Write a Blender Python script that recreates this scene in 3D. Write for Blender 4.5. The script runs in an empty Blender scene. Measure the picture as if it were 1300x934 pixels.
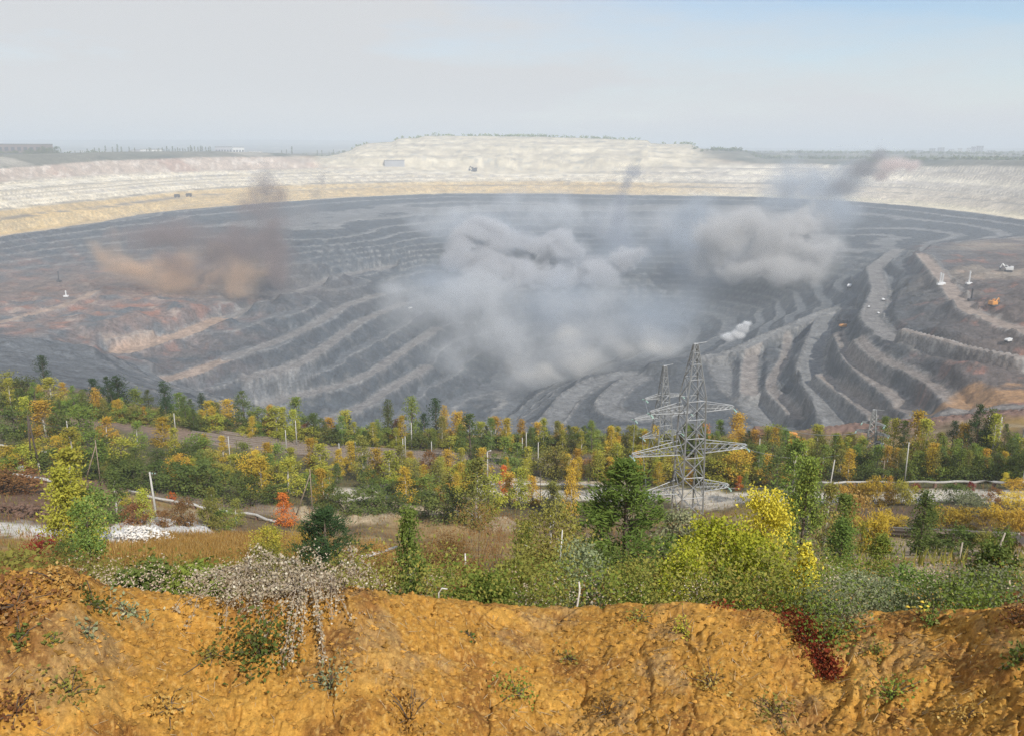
import bpy, bmesh, math, random
import numpy as np
from mathutils import Vector, Matrix

S = bpy.context.scene
rad = math.radians
# ------------------------------------------------------------------ camera
FX, PXC, PYC, PITCH, ZC = 1011.1, 650.0, 422.0, rad(12.9), 70.0
cam_data = bpy.data.cameras.new("camera")
cam_data.sensor_width = 36.0
cam_data.lens = 28.0
cam_data.shift_y = -45.0 / 1300.0
cam_data.clip_start = 0.2
cam_data.clip_end = 40000.0
cam = bpy.data.objects.new("camera", cam_data)
cam.location = (0, 0, ZC)
cam.rotation_euler = (rad(90) - PITCH, 0, 0)
S.collection.objects.link(cam)
S.camera = cam

# ------------------------------------------------------------------ light
SUN_EL, SUN_AZ = rad(42), rad(146)          # azimuth clockwise from +Y: behind the camera, to the right
sun_dir = Vector((math.sin(SUN_AZ) * math.cos(SUN_EL), math.cos(SUN_AZ) * math.cos(SUN_EL), math.sin(SUN_EL)))
sd = bpy.data.lights.new("sun", 'SUN')
sd.energy = 5.0
sd.angle = rad(0.55)
sd.color = (1.0, 0.94, 0.84)
sun = bpy.data.objects.new("sun", sd)
sun.rotation_euler = sun_dir.to_track_quat('Z', 'Y').to_euler()
S.collection.objects.link(sun)

W = bpy.data.worlds.new("World")
S.world = W
W.use_nodes = True
nt = W.node_tree
nt.nodes.clear()
sky = nt.nodes.new('ShaderNodeTexSky')
sky.sky_type = 'NISHITA'
sky.sun_disc = False
sky.sun_elevation = SUN_EL
sky.sun_rotation = SUN_AZ
sky.altitude = 200
sky.air_density = 1.15
sky.dust_density = 0.1
sky.ozone_density = 4.0
# thin high cloud veil over the clear sky, denser towards the left and the horizon
tc = nt.nodes.new('ShaderNodeTexCoord')
sep = nt.nodes.new('ShaderNodeSeparateXYZ')
nt.links.new(tc.outputs['Generated'], sep.inputs[0])
mp = nt.nodes.new('ShaderNodeMapping')
mp.inputs['Scale'].default_value = (1.6, 1.6, 7.0)
nt.links.new(tc.outputs['Generated'], mp.inputs[0])
nz = nt.nodes.new('ShaderNodeTexNoise')
nz.inputs['Scale'].default_value = 2.4
nz.inputs['Detail'].default_value = 6
nz.inputs['Roughness'].default_value = 0.55
nt.links.new(mp.outputs[0], nz.inputs['Vector'])
def wmath(op, a, b=None, clamp=False):
    n = nt.nodes.new('ShaderNodeMath'); n.operation = op; n.use_clamp = clamp
    for i, v in enumerate((a, b)):
        if v is None: continue
        if isinstance(v, (int, float)): n.inputs[i].default_value = v
        else: nt.links.new(v, n.inputs[i])
    return n.outputs[0]
# veil = 1.05 - 1.15*z*(x-side weight) + noise
side = wmath('MULTIPLY_ADD', sep.outputs['X'], 1.1); side.node.inputs[2].default_value = 0.25
lift = wmath('MULTIPLY', wmath('MAXIMUM', side, 0.0), wmath('MAXIMUM', sep.outputs['Z'], 0.0))
veil = wmath('SUBTRACT', 1.12, wmath('MULTIPLY', lift, 9.0))
veil = wmath('ADD', veil, wmath('MULTIPLY', wmath('SUBTRACT', nz.outputs['Fac'], 0.5), 1.3))
veil = wmath('MINIMUM', wmath('MAXIMUM', veil, 0.12), 0.96)
mixn = nt.nodes.new('ShaderNodeMix'); mixn.data_type = 'RGBA'
nt.links.new(veil, mixn.inputs[0])
nt.links.new(sky.outputs[0], mixn.inputs[6])
mixn.inputs[7].default_value = (5.05, 5.06, 5.08, 1)
bg = nt.nodes.new('ShaderNodeBackground')
bg.inputs['Strength'].default_value = 0.15
nt.links.new(mixn.outputs[2], bg.inputs['Color'])
wo = nt.nodes.new('ShaderNodeOutputWorld')
nt.links.new(bg.outputs[0], wo.inputs['Surface'])

S.view_settings.view_transform = 'Standard'
S.view_settings.look = 'None'
S.view_settings.exposure = -0.12
S.view_settings.gamma = 1.0
S.render.engine = 'CYCLES'
cy = S.cycles
cy.use_adaptive_sampling = True
cy.adaptive_threshold = 0.01
cy.use_denoising = True
cy.denoiser = 'OPENIMAGEDENOISE'
cy.denoising_input_passes = 'RGB_ALBEDO_NORMAL'
cy.denoising_prefilter = 'NONE'
cy.max_bounces = 5
cy.diffuse_bounces = 2
cy.glossy_bounces = 1
cy.transmission_bounces = 2
cy.volume_bounces = 3
cy.transparent_max_bounces = 8
cy.volume_step_rate = 1.0
cy.volume_max_steps = 256
cy.caustics_reflective = False
cy.caustics_refractive = False

# ------------------------------------------------------------------ haze (air)
def box_mesh(name, x0, x1, y0, y1, z0, z1):
    v = [(x, y, z) for z in (z0, z1) for y in (y0, y1) for x in (x0, x1)]
    f = [(0, 2, 3, 1), (4, 5, 7, 6), (0, 1, 5, 4), (2, 6, 7, 3), (0, 4, 6, 2), (1, 3, 7, 5)]
    me = bpy.data.meshes.new(name)
    me.from_pydata(v, [], f)
    return me
hm = bpy.data.materials.new("haze_air")
hm.use_nodes = True
n_ = hm.node_tree.nodes
n_.clear()
pv = n_.new('ShaderNodeVolumePrincipled')
pv.inputs['Color'].default_value = (0.86, 0.93, 1.0, 1)
pv.inputs['Density'].default_value = 1.9e-4
pv.inputs['Anisotropy'].default_value = 0.0
mo = n_.new('ShaderNodeOutputMaterial')
hm.node_tree.links.new(pv.outputs[0], mo.inputs['Volume'])
hz = bpy.data.objects.new("haze", box_mesh("haze", -17000, 17000, -600, 17500, ZC - 400, ZC + 190))
hz.data.materials.append(hm)
hz['kind'] = 'stuff'
hz['label'] = 'pale haze that fades the far side of the quarry'
hz['category'] = 'haze'
S.collection.objects.link(hz)

# ------------------------------------------------------------------ picture <-> place
CP, SP = math.cos(PITCH), math.sin(PITCH)
def ray(px, py):
    dx, dy = (px - PXC) / FX, -(py - PYC) / FX
    return Vector((dx, CP + dy * SP, -SP + dy * CP))
def polar(px, py):
    d = ray(px, py)
    return math.atan2(d.x, d.y), d.z / math.hypot(d.x, d.y)      # azimuth, slope of the sight line

# ------------------------------------------------------------------ noise
_rng = np.random.default_rng(7)
_perm = _rng.permutation(512)
_perm = np.concatenate([_perm, _perm]).astype(np.int32)
_ga = _rng.random(512) * 2 * np.pi
_gx, _gy = np.cos(_ga).astype(np.float32), np.sin(_ga).astype(np.float32)
def perlin(x, y):
    xi = np.floor(x).astype(np.int32); yi = np.floor(y).astype(np.int32)
    xf = (x - xi).astype(np.float32); yf = (y - yi).astype(np.float32)
    u = xf * xf * xf * (xf * (xf * 6 - 15) + 10); v = yf * yf * yf * (yf * (yf * 6 - 15) + 10)
    def g(ix, iy, fx, fy):
        h = _perm[(_perm[ix & 511] + iy) & 511]
        return _gx[h] * fx + _gy[h] * fy
    a = g(xi, yi, xf, yf); b = g(xi + 1, yi, xf - 1, yf)
    c = g(xi, yi + 1, xf, yf - 1); d = g(xi + 1, yi + 1, xf - 1, yf - 1)
    return ((a + (b - a) * u) * (1 - v) + (c + (d - c) * u) * v) * 1.5
def fbm(x, y, octaves=4, gain=0.5, lac=2.03):
    s = 0; a = 1.0; f = 1.0
    for i in range(octaves):
        s = s + a * perlin(x * f + 17.3 * i, y * f - 9.1 * i)
        a *= gain; f *= lac
    return s
def sstep(a, b, x):
    t = np.clip((x - a) / (b - a), 0, 1)
    return t * t * (3 - 2 * t)
# ------------------------------------------------------------------ the lie of the land
# Survey lines: each is a run of sight lines to the ground plus either its level (z, metres from eye
# height) or its distance r.  They give real plan positions, from which one height field is made.
ctl = []                                           # (azimuth, ln r, z/r)
def pt_r(px, py, r):
    th, t = polar(px, py); ctl.append((th, math.log(r), t))
def line_r(pts, n=0):
    dense = []
    for (a, b) in zip(pts[:-1], pts[1:]):
        k = max(1, int(abs(a[0] - b[0]) / 45))
        for i in range(k):
            f = i / k
            dense.append([a[j] + (b[j] - a[j]) * f for j in range(2)] + [math.exp(math.log(a[2]) * (1 - f) + math.log(b[2]) * f)])
    dense.append(list(pts[-1]))
    for p in dense: pt_r(*p)
def line_z(z, pts, step=26):
    """z: one level or (start, end)"""
    z0, z1 = z if isinstance(z, tuple) else (z, z)
    out = []
    L = [0]
    for a, b in zip(pts[:-1], pts[1:]): L.append(L[-1] + math.hypot(b[0] - a[0], b[1] - a[1]))
    for i, (a, b) in enumerate(zip(pts[:-1], pts[1:])):
        d = L[i + 1] - L[i]; k = max(1, int(d / step))
        for j in range(k + (i == len(pts) - 2)):
            f = j / k
            px, py = a[0] + (b[0] - a[0]) * f, a[1] + (b[1] - a[1]) * f
            zz = z0 + (z1 - z0) * (L[i] + d * f) / max(L[-1], 1e-6)
            th, t = polar(px, py)
            out.append((th, math.log(-zz / -t if False else zz / t), t))
    ctl.extend(out)
    return out

# hillside under the viewpoint, valley floor with the railway, near rim of the pit
def row(r_list, py_list, px_list=(-60, 100, 250, 400, 550, 700, 850, 1000, 1150, 1360)):
    for px, py, r in zip(px_list, py_list, r_list): pt_r(px, py, r)
row([12.0] * 10, [795] * 10)
row([16] * 10, [775, 770, 770, 772, 775, 778, 778, 776, 760, 756])
row([26] * 10, [757, 750, 746, 752, 756, 760, 757, 748, 736, 732])
row([44] * 10, [736, 730, 722, 734, 738, 742, 738, 728, 716, 714])
row([75] * 10, [712, 708, 702, 712, 716, 720, 716, 708, 700, 698])
row([112] * 10, [688, 684, 682, 690, 694, 697, 694, 688, 684, 682])
row([144] * 10, [664, 662, 662, 668, 670, 672, 670, 664, 662, 660])
row([164] * 10, [638, 640, 642, 648, 650, 650, 648, 642, 640, 638])
row([180] * 10, [614, 618, 622, 627, 630, 630, 628, 623, 621, 620])
row([196] * 10, [592, 596, 602, 608, 610, 610, 609, 605, 604, 603])
row([216] * 10, [566, 572, 580, 588, 590, 590, 589, 587, 586, 585])
row([240] * 10, [540, 546, 558, 568, 570, 571, 571, 569, 568, 566])
row([270] * 10, [508, 516, 536, 550, 553, 556, 556, 552, 548, 542])
row([300, 300, 290, 285, 285, 285, 285, 290, 300, 310], [494, 502, 527, 545, 549, 551, 551, 547, 538, 522])
# ground that drops out of sight behind the rim
row([360, 360, 350, 350, 350, 350, 350, 360, 380, 400], [485, 492, 535, 560, 566, 570, 568, 566, 556, 530])
row([520, 520, 500, 520, 560, 560, 540, 520, 500, 500], [470, 478, 520, 560, 575, 576, 570, 562, 548, 520])

# left: slope below the rim and the reddish terrace
for p in ((50, 470, 540), (120, 470, 600), (0, 455, 600), (50, 432, 840), (110, 440, 800), (0, 430, 830),
          (0, 410, 1000), (60, 394, 1100), (115, 372, 1230), (140, 352, 1370), (40, 365, 1290), (0, 360, 1300),
          (200, 350, 1400), (60, 340, 1440), (0, 330, 1440), (180, 395, 1110), (200, 372, 1250), (120, 410, 1000)):
    _d = ray(p[0], p[1]); pt_r(p[0], p[1], p[2] * math.hypot(_d.x, _d.y) / _d.y)
H = 17.0
Z0 = -164.0
lv = lambda k: Z0 - H * k
LIP = [(0, 300), (60, 292), (130, 282), (200, 270), (300, 261), (380, 255), (440, 251), (560, 246), (700, 246), (800, 248),
       (950, 250), (1000, 252), (1100, 257), (1150, 261), (1200, 266), (1300, 279)]
line_z(Z0, [(-60, 309)] + LIP + [(1360, 288)], 60)
line_z(lv(1), [(430, 289), (500, 276), (620, 268), (850, 268), (980, 274), (1060, 284)], 60)
line_z(lv(2), [(430, 311), (508, 296), (620, 286), (850, 286), (960, 294)], 60)
line_z(lv(3), [(400, 335), (451, 322), (565, 308), (680, 303), (850, 303)], 50)
line_z(lv(4), [(140, 428), (190, 417), (280, 392), (368, 370), (420, 351), (463, 335), (560, 322), (700, 318), (850, 318)], 40)
line_z(lv(5), [(152, 448), (237, 424), (291, 404), (440, 350), (520, 338), (640, 332), (850, 333)], 36)
line_z(lv(6), [(222, 479), (320, 448), (363, 430), (400, 412), (439, 388), (486, 373), (600, 352), (850, 348)], 36)
line_z(lv(7), [(240, 497), (313, 479), (376, 463), (400, 450), (456, 409), (513, 385), (620, 368), (850, 362)], 36)
line_z(lv(8), [(400, 472), (472, 432), (513, 412), (542, 394), (650, 382), (820, 376)], 36)
line_z(lv(9), [(320, 521), (383, 501), (429, 491), (470, 475), (513, 445), (560, 415), (700, 396), (800, 390)], 36)
line_z(lv(10), [(419, 531), (462, 516), (503, 488), (543, 465), (600, 425), (700, 408), (790, 402)], 36)
line_z(lv(11), [(472, 540), (518, 521), (540, 493), (585, 460), (640, 432), (720, 420), (780, 414)], 36)
line_z(lv(12), [(560, 532), (589, 511), (630, 490), (700, 455), (760, 440), (800, 430)], 40)
line_z(lv(12) - 2, [(620, 535), (640, 515), (690, 480), (740, 455)], 40)
line_z(-340, [(645, 537), (668, 522)], 40)
line_z((-268, -310), [(859, 461), (811, 468), (760, 473), (743, 480), (726, 495), (698, 509)], 30)
line_z(-300, [(777, 477), (750, 487), (722, 506), (697, 540)], 30)
line_z((-296, -288), [(794, 487), (770, 509), (770, 521), (794, 530), (811, 531)], 30)
line_z(-286, [(850, 490), (870, 515), (880, 535)], 30)
# right: haul roads and benches stepping up to the right
line_z((-240, -249), [(1052, 398), (1041, 415), (1036, 440), (1027, 469), (1040, 502), (1062, 537)], 22)
line_z(-266, [(1000, 430), (997, 455), (976, 489), (997, 509), (1014, 528)], 24)
line_z(-276, [(983, 430), (956, 446), (951, 471), (952, 502)], 24)
line_z(-285, [(905, 457), (911, 463), (917, 477), (929, 495), (951, 511), (976, 536)], 24)
line_z((-230, -280), [(1066, 389), (1042, 398), (1014, 410), (980, 423), (956, 434), (929, 447), (886, 454)], 24)
line_z(-232, [(1044, 473), (1079, 500), (1114, 530)], 24)
line_z(-215, [(1064, 420), (1079, 459), (1111, 485), (1148, 511), (1160, 526)], 24)
line_z(-198, [(1092, 430), (1107, 447), (1136, 463), (1176, 480), (1196, 497), (1217, 516)], 24)
line_z((-198, -181), [(1140, 318), (1110, 340), (1118, 370), (1108, 395), (1105, 405), (1130, 430), (1180, 448), (1230, 458), (1300, 472), (1340, 480)], 30)
line_z(-164, [(1200, 366), (1212, 376), (1230, 395), (1262, 408), (1300, 421), (1350, 436)], 30)
line_z(-158, [(1235, 380), (1262, 386), (1290, 398)], 40)
line_z(-164, [(1170, 325), (1190, 345), (1207, 366)], 30)
line_z(-160, [(1230, 345), (1280, 345), (1330, 350)], 40)
line_z(-163, [(1190, 310), (1250, 305), (1330, 315)], 40)
line_z((-176, -170), [(1150, 420), (1190, 430), (1230, 442), (1300, 455)], 30)
line_z(-176, [(1150, 385), (1180, 400), (1195, 405)], 30)
line_z(-200, [(1110, 300), (1060, 320)], 60)
line_z((-225, -240), [(1097, 345), (1077, 383)], 30)
line_z((-250, -262), [(1038, 365), (1009, 399)], 30)
line_z((-275, -285), [(997, 382), (978, 410)], 30)
line_z((-300, -306), [(968, 392), (956, 413)], 30)
line_z(-325, [(900, 420), (880, 440)], 30)

# above the dark rock: yellow sand, chalk, top soil, spoil hill, plain
def col(px, rows):
    for py, r in rows: pt_r(px, py, r)
_cols = [(-60, [(292, 1640), (276, 1680), (246, 1830), (233, 1960), (217, 2080), (208, 2900), (197, 6500)]),
    (0, [(283, 1650), (267, 1740), (240, 1890), (228, 2040), (213, 2165), (206, 3000), (196.5, 6500)]),
    (130, [(268, 1850), (256, 1950), (236, 2140), (224, 2350), (204, 2480), (201.5, 3200), (196, 6500)]),
    (250, [(257, 2150), (249, 2260), (231, 2480), (218, 2640), (200, 2760), (198.5, 3500), (195.5, 6500)]),
    (400, [(246, 2450), (238, 2560), (222, 2780), (212, 2920), (198, 3060), (196.5, 3700), (194.5, 6500)]),
    (440, [(242, 2640), (235, 2740), (222, 2900), (212, 3080), (203, 3260)]), (530, [(239, 2960), (231, 3060), (222, 3160), (213, 3300), (208, 3480)]),
    (700, [(239, 2960), (231, 3060), (222, 3160), (213, 3300), (208, 3480)]), (850, [(239, 2960), (231, 3060), (222, 3160), (213, 3300), (208, 3480)]),
    (950, [(240, 2900), (231, 3000), (219, 3120), (207, 3300), (199, 3800), (194.5, 5200), (193.5, 7500)]),
    (1040, [(245, 2560), (234, 2700), (222, 2850), (208, 3020), (201, 3700), (195.5, 5200), (193.5, 7500)]),
    (1150, [(254, 2290), (243, 2400), (228, 2560), (209, 2720), (203, 3400), (196, 5200), (193.5, 7500)]),
    (1250, [(264, 2080), (252, 2180), (233, 2320), (210, 2480), (204, 3200), (196.5, 5200), (193.5, 7500)]),
    (1360, [(280, 1920), (264, 1990), (238, 2120), (211, 2270), (205, 3000), (197, 5200), (193.5, 7500)])]
_fixed = []
for pa, rows_ in _cols:
    _lp = float(np.interp(pa, [-60] + [q[0] for q in LIP] + [1360], [309] + [q[1] for q in LIP] + [288]))
    _rl = Z0 / polar(pa, _lp)[1]
    s_ = max(1.0, _rl * 1.035 / rows_[0][1])
    _fixed.append((pa, [(q[0], q[1] * (s_ if i < 5 or q[1] < 4500 else 1)) for i, q in enumerate(rows_)]))
_cols = _fixed
_rim = [(pa, rows_[4][1] if len(rows_) == 5 or pa < 500 else rows_[3][1]) for pa, rows_ in _cols]
for (pa, ra_), (pb, rb_) in zip(_cols[:-1], _cols[1:]):
    k_ = max(1, int((pb - pa) / 24)); nn = min(len(ra_), len(rb_))
    for q in range(k_):
        f_ = q / k_
        col(pa + (pb - pa) * f_, [(a_[0] + (b_[0] - a_[0]) * f_, a_[1] + (b_[1] - a_[1]) * f_) for a_, b_ in zip(ra_[:nn], rb_[:nn])])
col(*_cols[-1])
HILLTOP = [(428, 197), (445, 192), (452, 187), (468, 183), (498, 181), (505, 177), (530, 176), (540, 173.5), (600, 173.5),
           (640, 174), (700, 175), (760, 177), (822, 179), (826, 183), (850, 184), (876, 184), (890, 190), (940, 192)]
for px, py in HILLTOP:
    pt_r(px, py, 4150); pt_r(px, py + 0.6, 4000); pt_r(px, py + 0.2, 4320)
    pt_r(px, min(py + 0.35 * (206 - py), 206), 3800)
    pt_r(px, py + 3, 4700)
    pt_r(px, 195, 6200)
    pt_r(px, py + 0.75 * (206 - py), 3600)
row([11500] * 10, [187, 186.5, 186, 185.5, 186, 188, 190, 191.5, 192.3, 192.3])
row([15500] * 10, [181.5, 180.5, 180, 180.2, 181.5, 185, 189, 191, 191.8, 191.8])

C = np.array(ctl)
# spread the outermost survey to the sides so that the land runs on outside the frame
def kern(a, b):
    d2 = (a[:, None, 0] - b[None, :, 0]) ** 2 + (a[:, None, 1] - b[None, :, 1]) ** 2
    return -np.sqrt(d2 + 0.012 ** 2)
_K = kern(C, C)
n = len(C)
_A = np.zeros((n + 3, n + 3)); _A[:n, :n] = _K + np.eye(n) * -2e-4 * 0
_A[:n, n] = 1; _A[:n, n + 1:] = C[:, :2]; _A[n, :n] = 1; _A[n + 1:, :n] = C[:, :2].T
_A[:n, :n] += np.eye(n) * 1e-3
_w = np.linalg.solve(_A, np.concatenate([C[:, 2], np.zeros(3)]))
def tan_field(th, lr):
    q = np.stack([th.ravel(), lr.ravel()], 1); out = np.empty(len(q))
    for i in range(0, len(q), 8000):
        s = q[i:i + 8000]
        out[i:i + 8000] = kern(s, C) @ _w[:n] + _w[n] + s @ _w[n + 1:]
    return out.reshape(th.shape)

def seg_rows(a, b, k, end=False): return list(np.exp(np.linspace(math.log(a), math.log(b), k, endpoint=end)))
R = np.array(seg_rows(1.2, 6.2, 14) + seg_rows(6.2, 11.5, 200) + seg_rows(11.5, 40, 70) + seg_rows(40, 300, 130)
             + seg_rows(300, 3400, 490) + seg_rows(3400, 4400, 40) + seg_rows(4400, 16500, 26, True))
TH = np.concatenate([np.linspace(-1.25, -0.82, 16, endpoint=False), np.linspace(-0.82, 0.82, 990), np.linspace(0.82, 1.25, 17)[1:]])
NR, NT = len(R), len(TH)
# field on a coarse grid (clamped to the surveyed sector), then interpolated
cth = np.linspace(-0.68, 0.68, 230); clr = np.linspace(math.log(11.5), math.log(16500), 330)
F = tan_field(*np.meshgrid(cth, clr))
def bil(th, lr):
    a = np.clip((th - cth[0]) / (cth[1] - cth[0]), 0, len(cth) - 1.001); b = np.clip((lr - clr[0]) / (clr[1] - clr[0]), 0, len(clr) - 1.001)
    i = a.astype(int); j = b.astype(int); fa = a - i; fb = b - j
    return (F[j, i] * (1 - fa) + F[j, i + 1] * fa) * (1 - fb) + (F[j + 1, i] * (1 - fa) + F[j + 1, i + 1] * fa) * fb
T2, R2 = np.meshgrid(TH, R)
X2, Y2 = R2 * np.sin(T2), R2 * np.cos(T2)
Z2 = bil(T2, np.log(np.maximum(R2, 11.5))) * R2                      # metres from eye height
# the plain behind the right hand rim stays below the rim's own skyline
_tc = polar(1150, 203)[1]
_cap = (T2 > 0.27) & (R2 > 1700) & (R2 < 4300)
Z2 = np.where(_cap, np.minimum(Z2, _tc * R2), Z2)
_hx = [(polar(px, py)[0], polar(px, py - 0.6)[1]) for px, py in HILLTOP]
_hz = np.interp(TH, [q[0] for q in _hx], [q[1] for q in _hx])[None, :] * 4120
_on = sstep(_hx[0][0] - 0.012, _hx[0][0] + 0.004, T2) * (1 - sstep(_hx[-1][0] - 0.004, _hx[-1][0] + 0.03, T2))
_rise = np.clip((R2 - 3560) / (4080 - 3560), 0, 1); _fall = 1 - sstep(4350, 5200, R2)
_plain = np.minimum(Z2, -34.0)
_hillz = _plain + np.maximum(_hz - _plain, 0) * (1 - (1 - _rise) ** 1.25) * _fall
Z2 = np.where((R2 > 3560) & (R2 < 5200), Z2 * (1 - _on) + _hillz * _on, Z2)
base = Z2.copy()

# ---- the dirt bank just below the viewpoint
CREST = [(-80, 744), (0, 740), (40, 732), (80, 728), (105, 738), (135, 752), (200, 764), (280, 772), (350, 770), (410, 762), (450, 754),
         (500, 765), (560, 772), (600, 774), (650, 778), (700, 782), (760, 779), (800, 776), (850, 775), (900, 779), (950, 786),
         (1000, 792), (1050, 796), (1090, 786), (1150, 784), (1220, 785), (1300, 778), (1400, 776), (1560, 784), (1760, 778)]
cr = [polar(px, py) for px, py in CREST]
o = np.argsort([c[0] for c in cr])
crest_t = np.interp(TH, np.array([c[0] for c in cr])[o], np.array([c[1] for c in cr])[o])
crest_r = 9.6 + 0.5 * np.sin(TH * 5.0) + 0.25 * np.sin(TH * 13 + 1)
crest_z = crest_t * crest_r
z_nearfoot = -6.35
ri = R2
up = np.clip((ri - 5.6) / (crest_r[None, :] - 5.6), 0, 1)
bank_in = z_nearfoot + (crest_z[None, :] - z_nearfoot) * (up ** 0.75)
foot = sstep(1.2, 5.6, ri)
bank_in = np.where(ri < 5.6, -1.75 + (z_nearfoot + 1.75) * foot, bank_in)
round_ = 0.35 * sstep(0.0, 1.1, ri - crest_r[None, :])
drop = crest_z[None, :] - round_ - 0.62 * np.maximum(ri - crest_r[None, :] - 0.5, 0)
bank = np.where(ri <= crest_r[None, :], bank_in, drop)
w = sstep(11.6, 17.0, ri)
Z2 = np.where(ri < 17.0, bank * (1 - w) + np.minimum(Z2, bank + 1.5) * w, Z2)
wd = 1 - sstep(10.2, 13.0, ri)
clod = fbm(X2 * 0.9, Y2 * 0.9, 3) * 0.045 + fbm(X2 * 2.6 + 5, Y2 * 2.6, 3) * 0.035 + fbm(X2 * 8 + 1, Y2 * 8 + 3, 3) * 0.016 + fbm(X2 * 21 + 1, Y2 * 21 + 3, 2) * 0.016 - 0.05 * sstep(0.35, 0.6, fbm(X2 * 2.2, Y2 * 4.4 + 9, 3))
rill = -0.05 * sstep(0.25, 0.6, fbm(T2 * 34 + 0.6 * fbm(X2 * 1.5, Y2 * 1.5, 2), R2 * 0.5, 3)) * sstep(6.4, 7.2, ri)
clod = clod + rill
m = ri < 13.0
Z2[m] += (clod * wd)[m]
base = Z2.copy()

# ---- relief of the hillside
m = (ri > 11) & (ri < 330)
Z2[m] += (fbm(X2[m] / 14, Y2[m] / 14, 4) * 0.55 * sstep(12, 30, ri[m]) + fbm(X2[m] / 3, Y2[m] / 3, 3) * 0.16)
base = np.where(m, Z2, base)

# ---- benches of the pit
pit = (ri > 420) & (base < Z0 + 9) & (ri < 3200)
right_ = sstep(0.02, 0.14, T2) * (1 - sstep(1500, 1900, ri))
k_noise = (fbm(X2 / 190, Y2 / 190, 3) * 2.6 + fbm(X2 / 30, Y2 / 30, 3) * 1.3) * (1 - 0.65 * right_)
u = (Z0 - (base + k_noise * np.clip((Z0 - base) / 20, 0, 1))) / H
kk = np.floor(u + 0.5); f = u + 0.5 - kk
wf = 0.42 - 0.22 * sstep(1300, 2200, ri) + 0.16 * fbm(X2 / 180 + 9, Y2 / 180, 3)
wf = np.clip(wf, 0.12, 0.8)
ed = (1 - wf) / 2
g = np.where(f < ed, 0.5 * f / ed, np.where(f > 1 - ed, 1 - 0.5 * (1 - f) / ed, 0.5 + 0.04 * (f - 0.5)))
zt = Z0 - H * (kk - 0.5 + g)
is_face = ((f < ed) | (f > 1 - ed)).astype(np.float32)
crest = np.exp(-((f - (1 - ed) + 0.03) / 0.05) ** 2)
# the far wall is cut in lower benches
u2 = (Z0 - (base + 0.5 * k_noise * np.clip((Z0 - base) / 20, 0, 1))) / (H / 2); k2 = np.floor(u2 + 0.5); f2 = u2 + 0.5 - k2
ed2 = 0.36 + 0.05 * fbm(X2 / 150, Y2 / 150, 2)
g2 = np.where(f2 < ed2, 0.5 * f2 / ed2, np.where(f2 > 1 - ed2, 1 - 0.5 * (1 - f2) / ed2, 0.5))
wfar = sstep(1450, 1750, ri)
zt = zt * (1 - wfar) + (Z0 - H / 2 * (k2 - 0.5 + g2)) * wfar
is_face = is_face * (1 - wfar) + ((f2 < ed2) | (f2 > 1 - ed2)) * wfar
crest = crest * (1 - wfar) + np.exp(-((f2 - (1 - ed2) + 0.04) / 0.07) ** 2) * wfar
wp = sstep(430, 560, ri) * sstep(-Z0 - 8, -Z0 + 2, -base) * (1 - sstep(3100, 3200, ri))
# the reddish terrace on the left and the dumps on the right are less regularly benched
def blob(th0, r0, dth, dr): return np.exp(-((T2 - th0) / dth) ** 2 - ((np.log(R2) - math.log(r0)) / dr) ** 2)
thL, _ = polar(110, 380)
thS, _ = polar(40, 440)
soft = np.clip(blob(thL, 1340, 0.10, 0.16) * 1.3 + blob(thS, 700, 0.11, 0.35) * 1.3, 0, 0.92)
thR, _ = polar(1270, 350)
soft = np.clip(soft + blob(thR, 1050, 0.13, 0.36) * 1.3, 0, 0.92)
thM, _ = polar(830, 500)
soft = np.clip(soft + blob(thM, 930, 0.075, 0.14) * 1.2, 0, 0.9)
smoothspur = np.clip(blob(thM, 930, 0.09, 0.16) * 1.4, 0, 1)
wb = wp * (1 - soft)
Z2 = Z2 * (1 - wb) + zt * wb
# upper layers: sand and chalk benches
up_m = (ri > 1200) & (base >= Z0 - 2) & (base < -20) & (ri < 3600)
steps = np.array([-164, -140, -125, -112, -101, -92, -84, -75, -48, -20.0])
def terrace(z, lev, flat):
    i = np.clip(np.searchsorted(lev, z, side='right') - 1, 0, len(lev) - 2)
    a = lev[i]; b = lev[i + 1]; q = np.clip((z - a) / (b - a), 0, 1)
    q2 = np.where(q < flat, 0.06 * q / flat, 0.06 + 0.94 * (q - flat) / (1 - flat))
    return a + (b - a) * q2, np.where(q < flat, 0.0, 1.0)
zu, fu = terrace(base + fbm(X2 / 260, Y2 / 260, 3) * 1.0, steps, 0.5)
wu = sstep(-168, -160, base) * (1 - sstep(-52, -40, base)) * sstep(1200, 1400, ri) * (1 - sstep(3450, 3600, ri))
Z2 = Z2 * (1 - wu) + zu * wu
face_all = is_face * wb + fu * wu * 0.6

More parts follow.
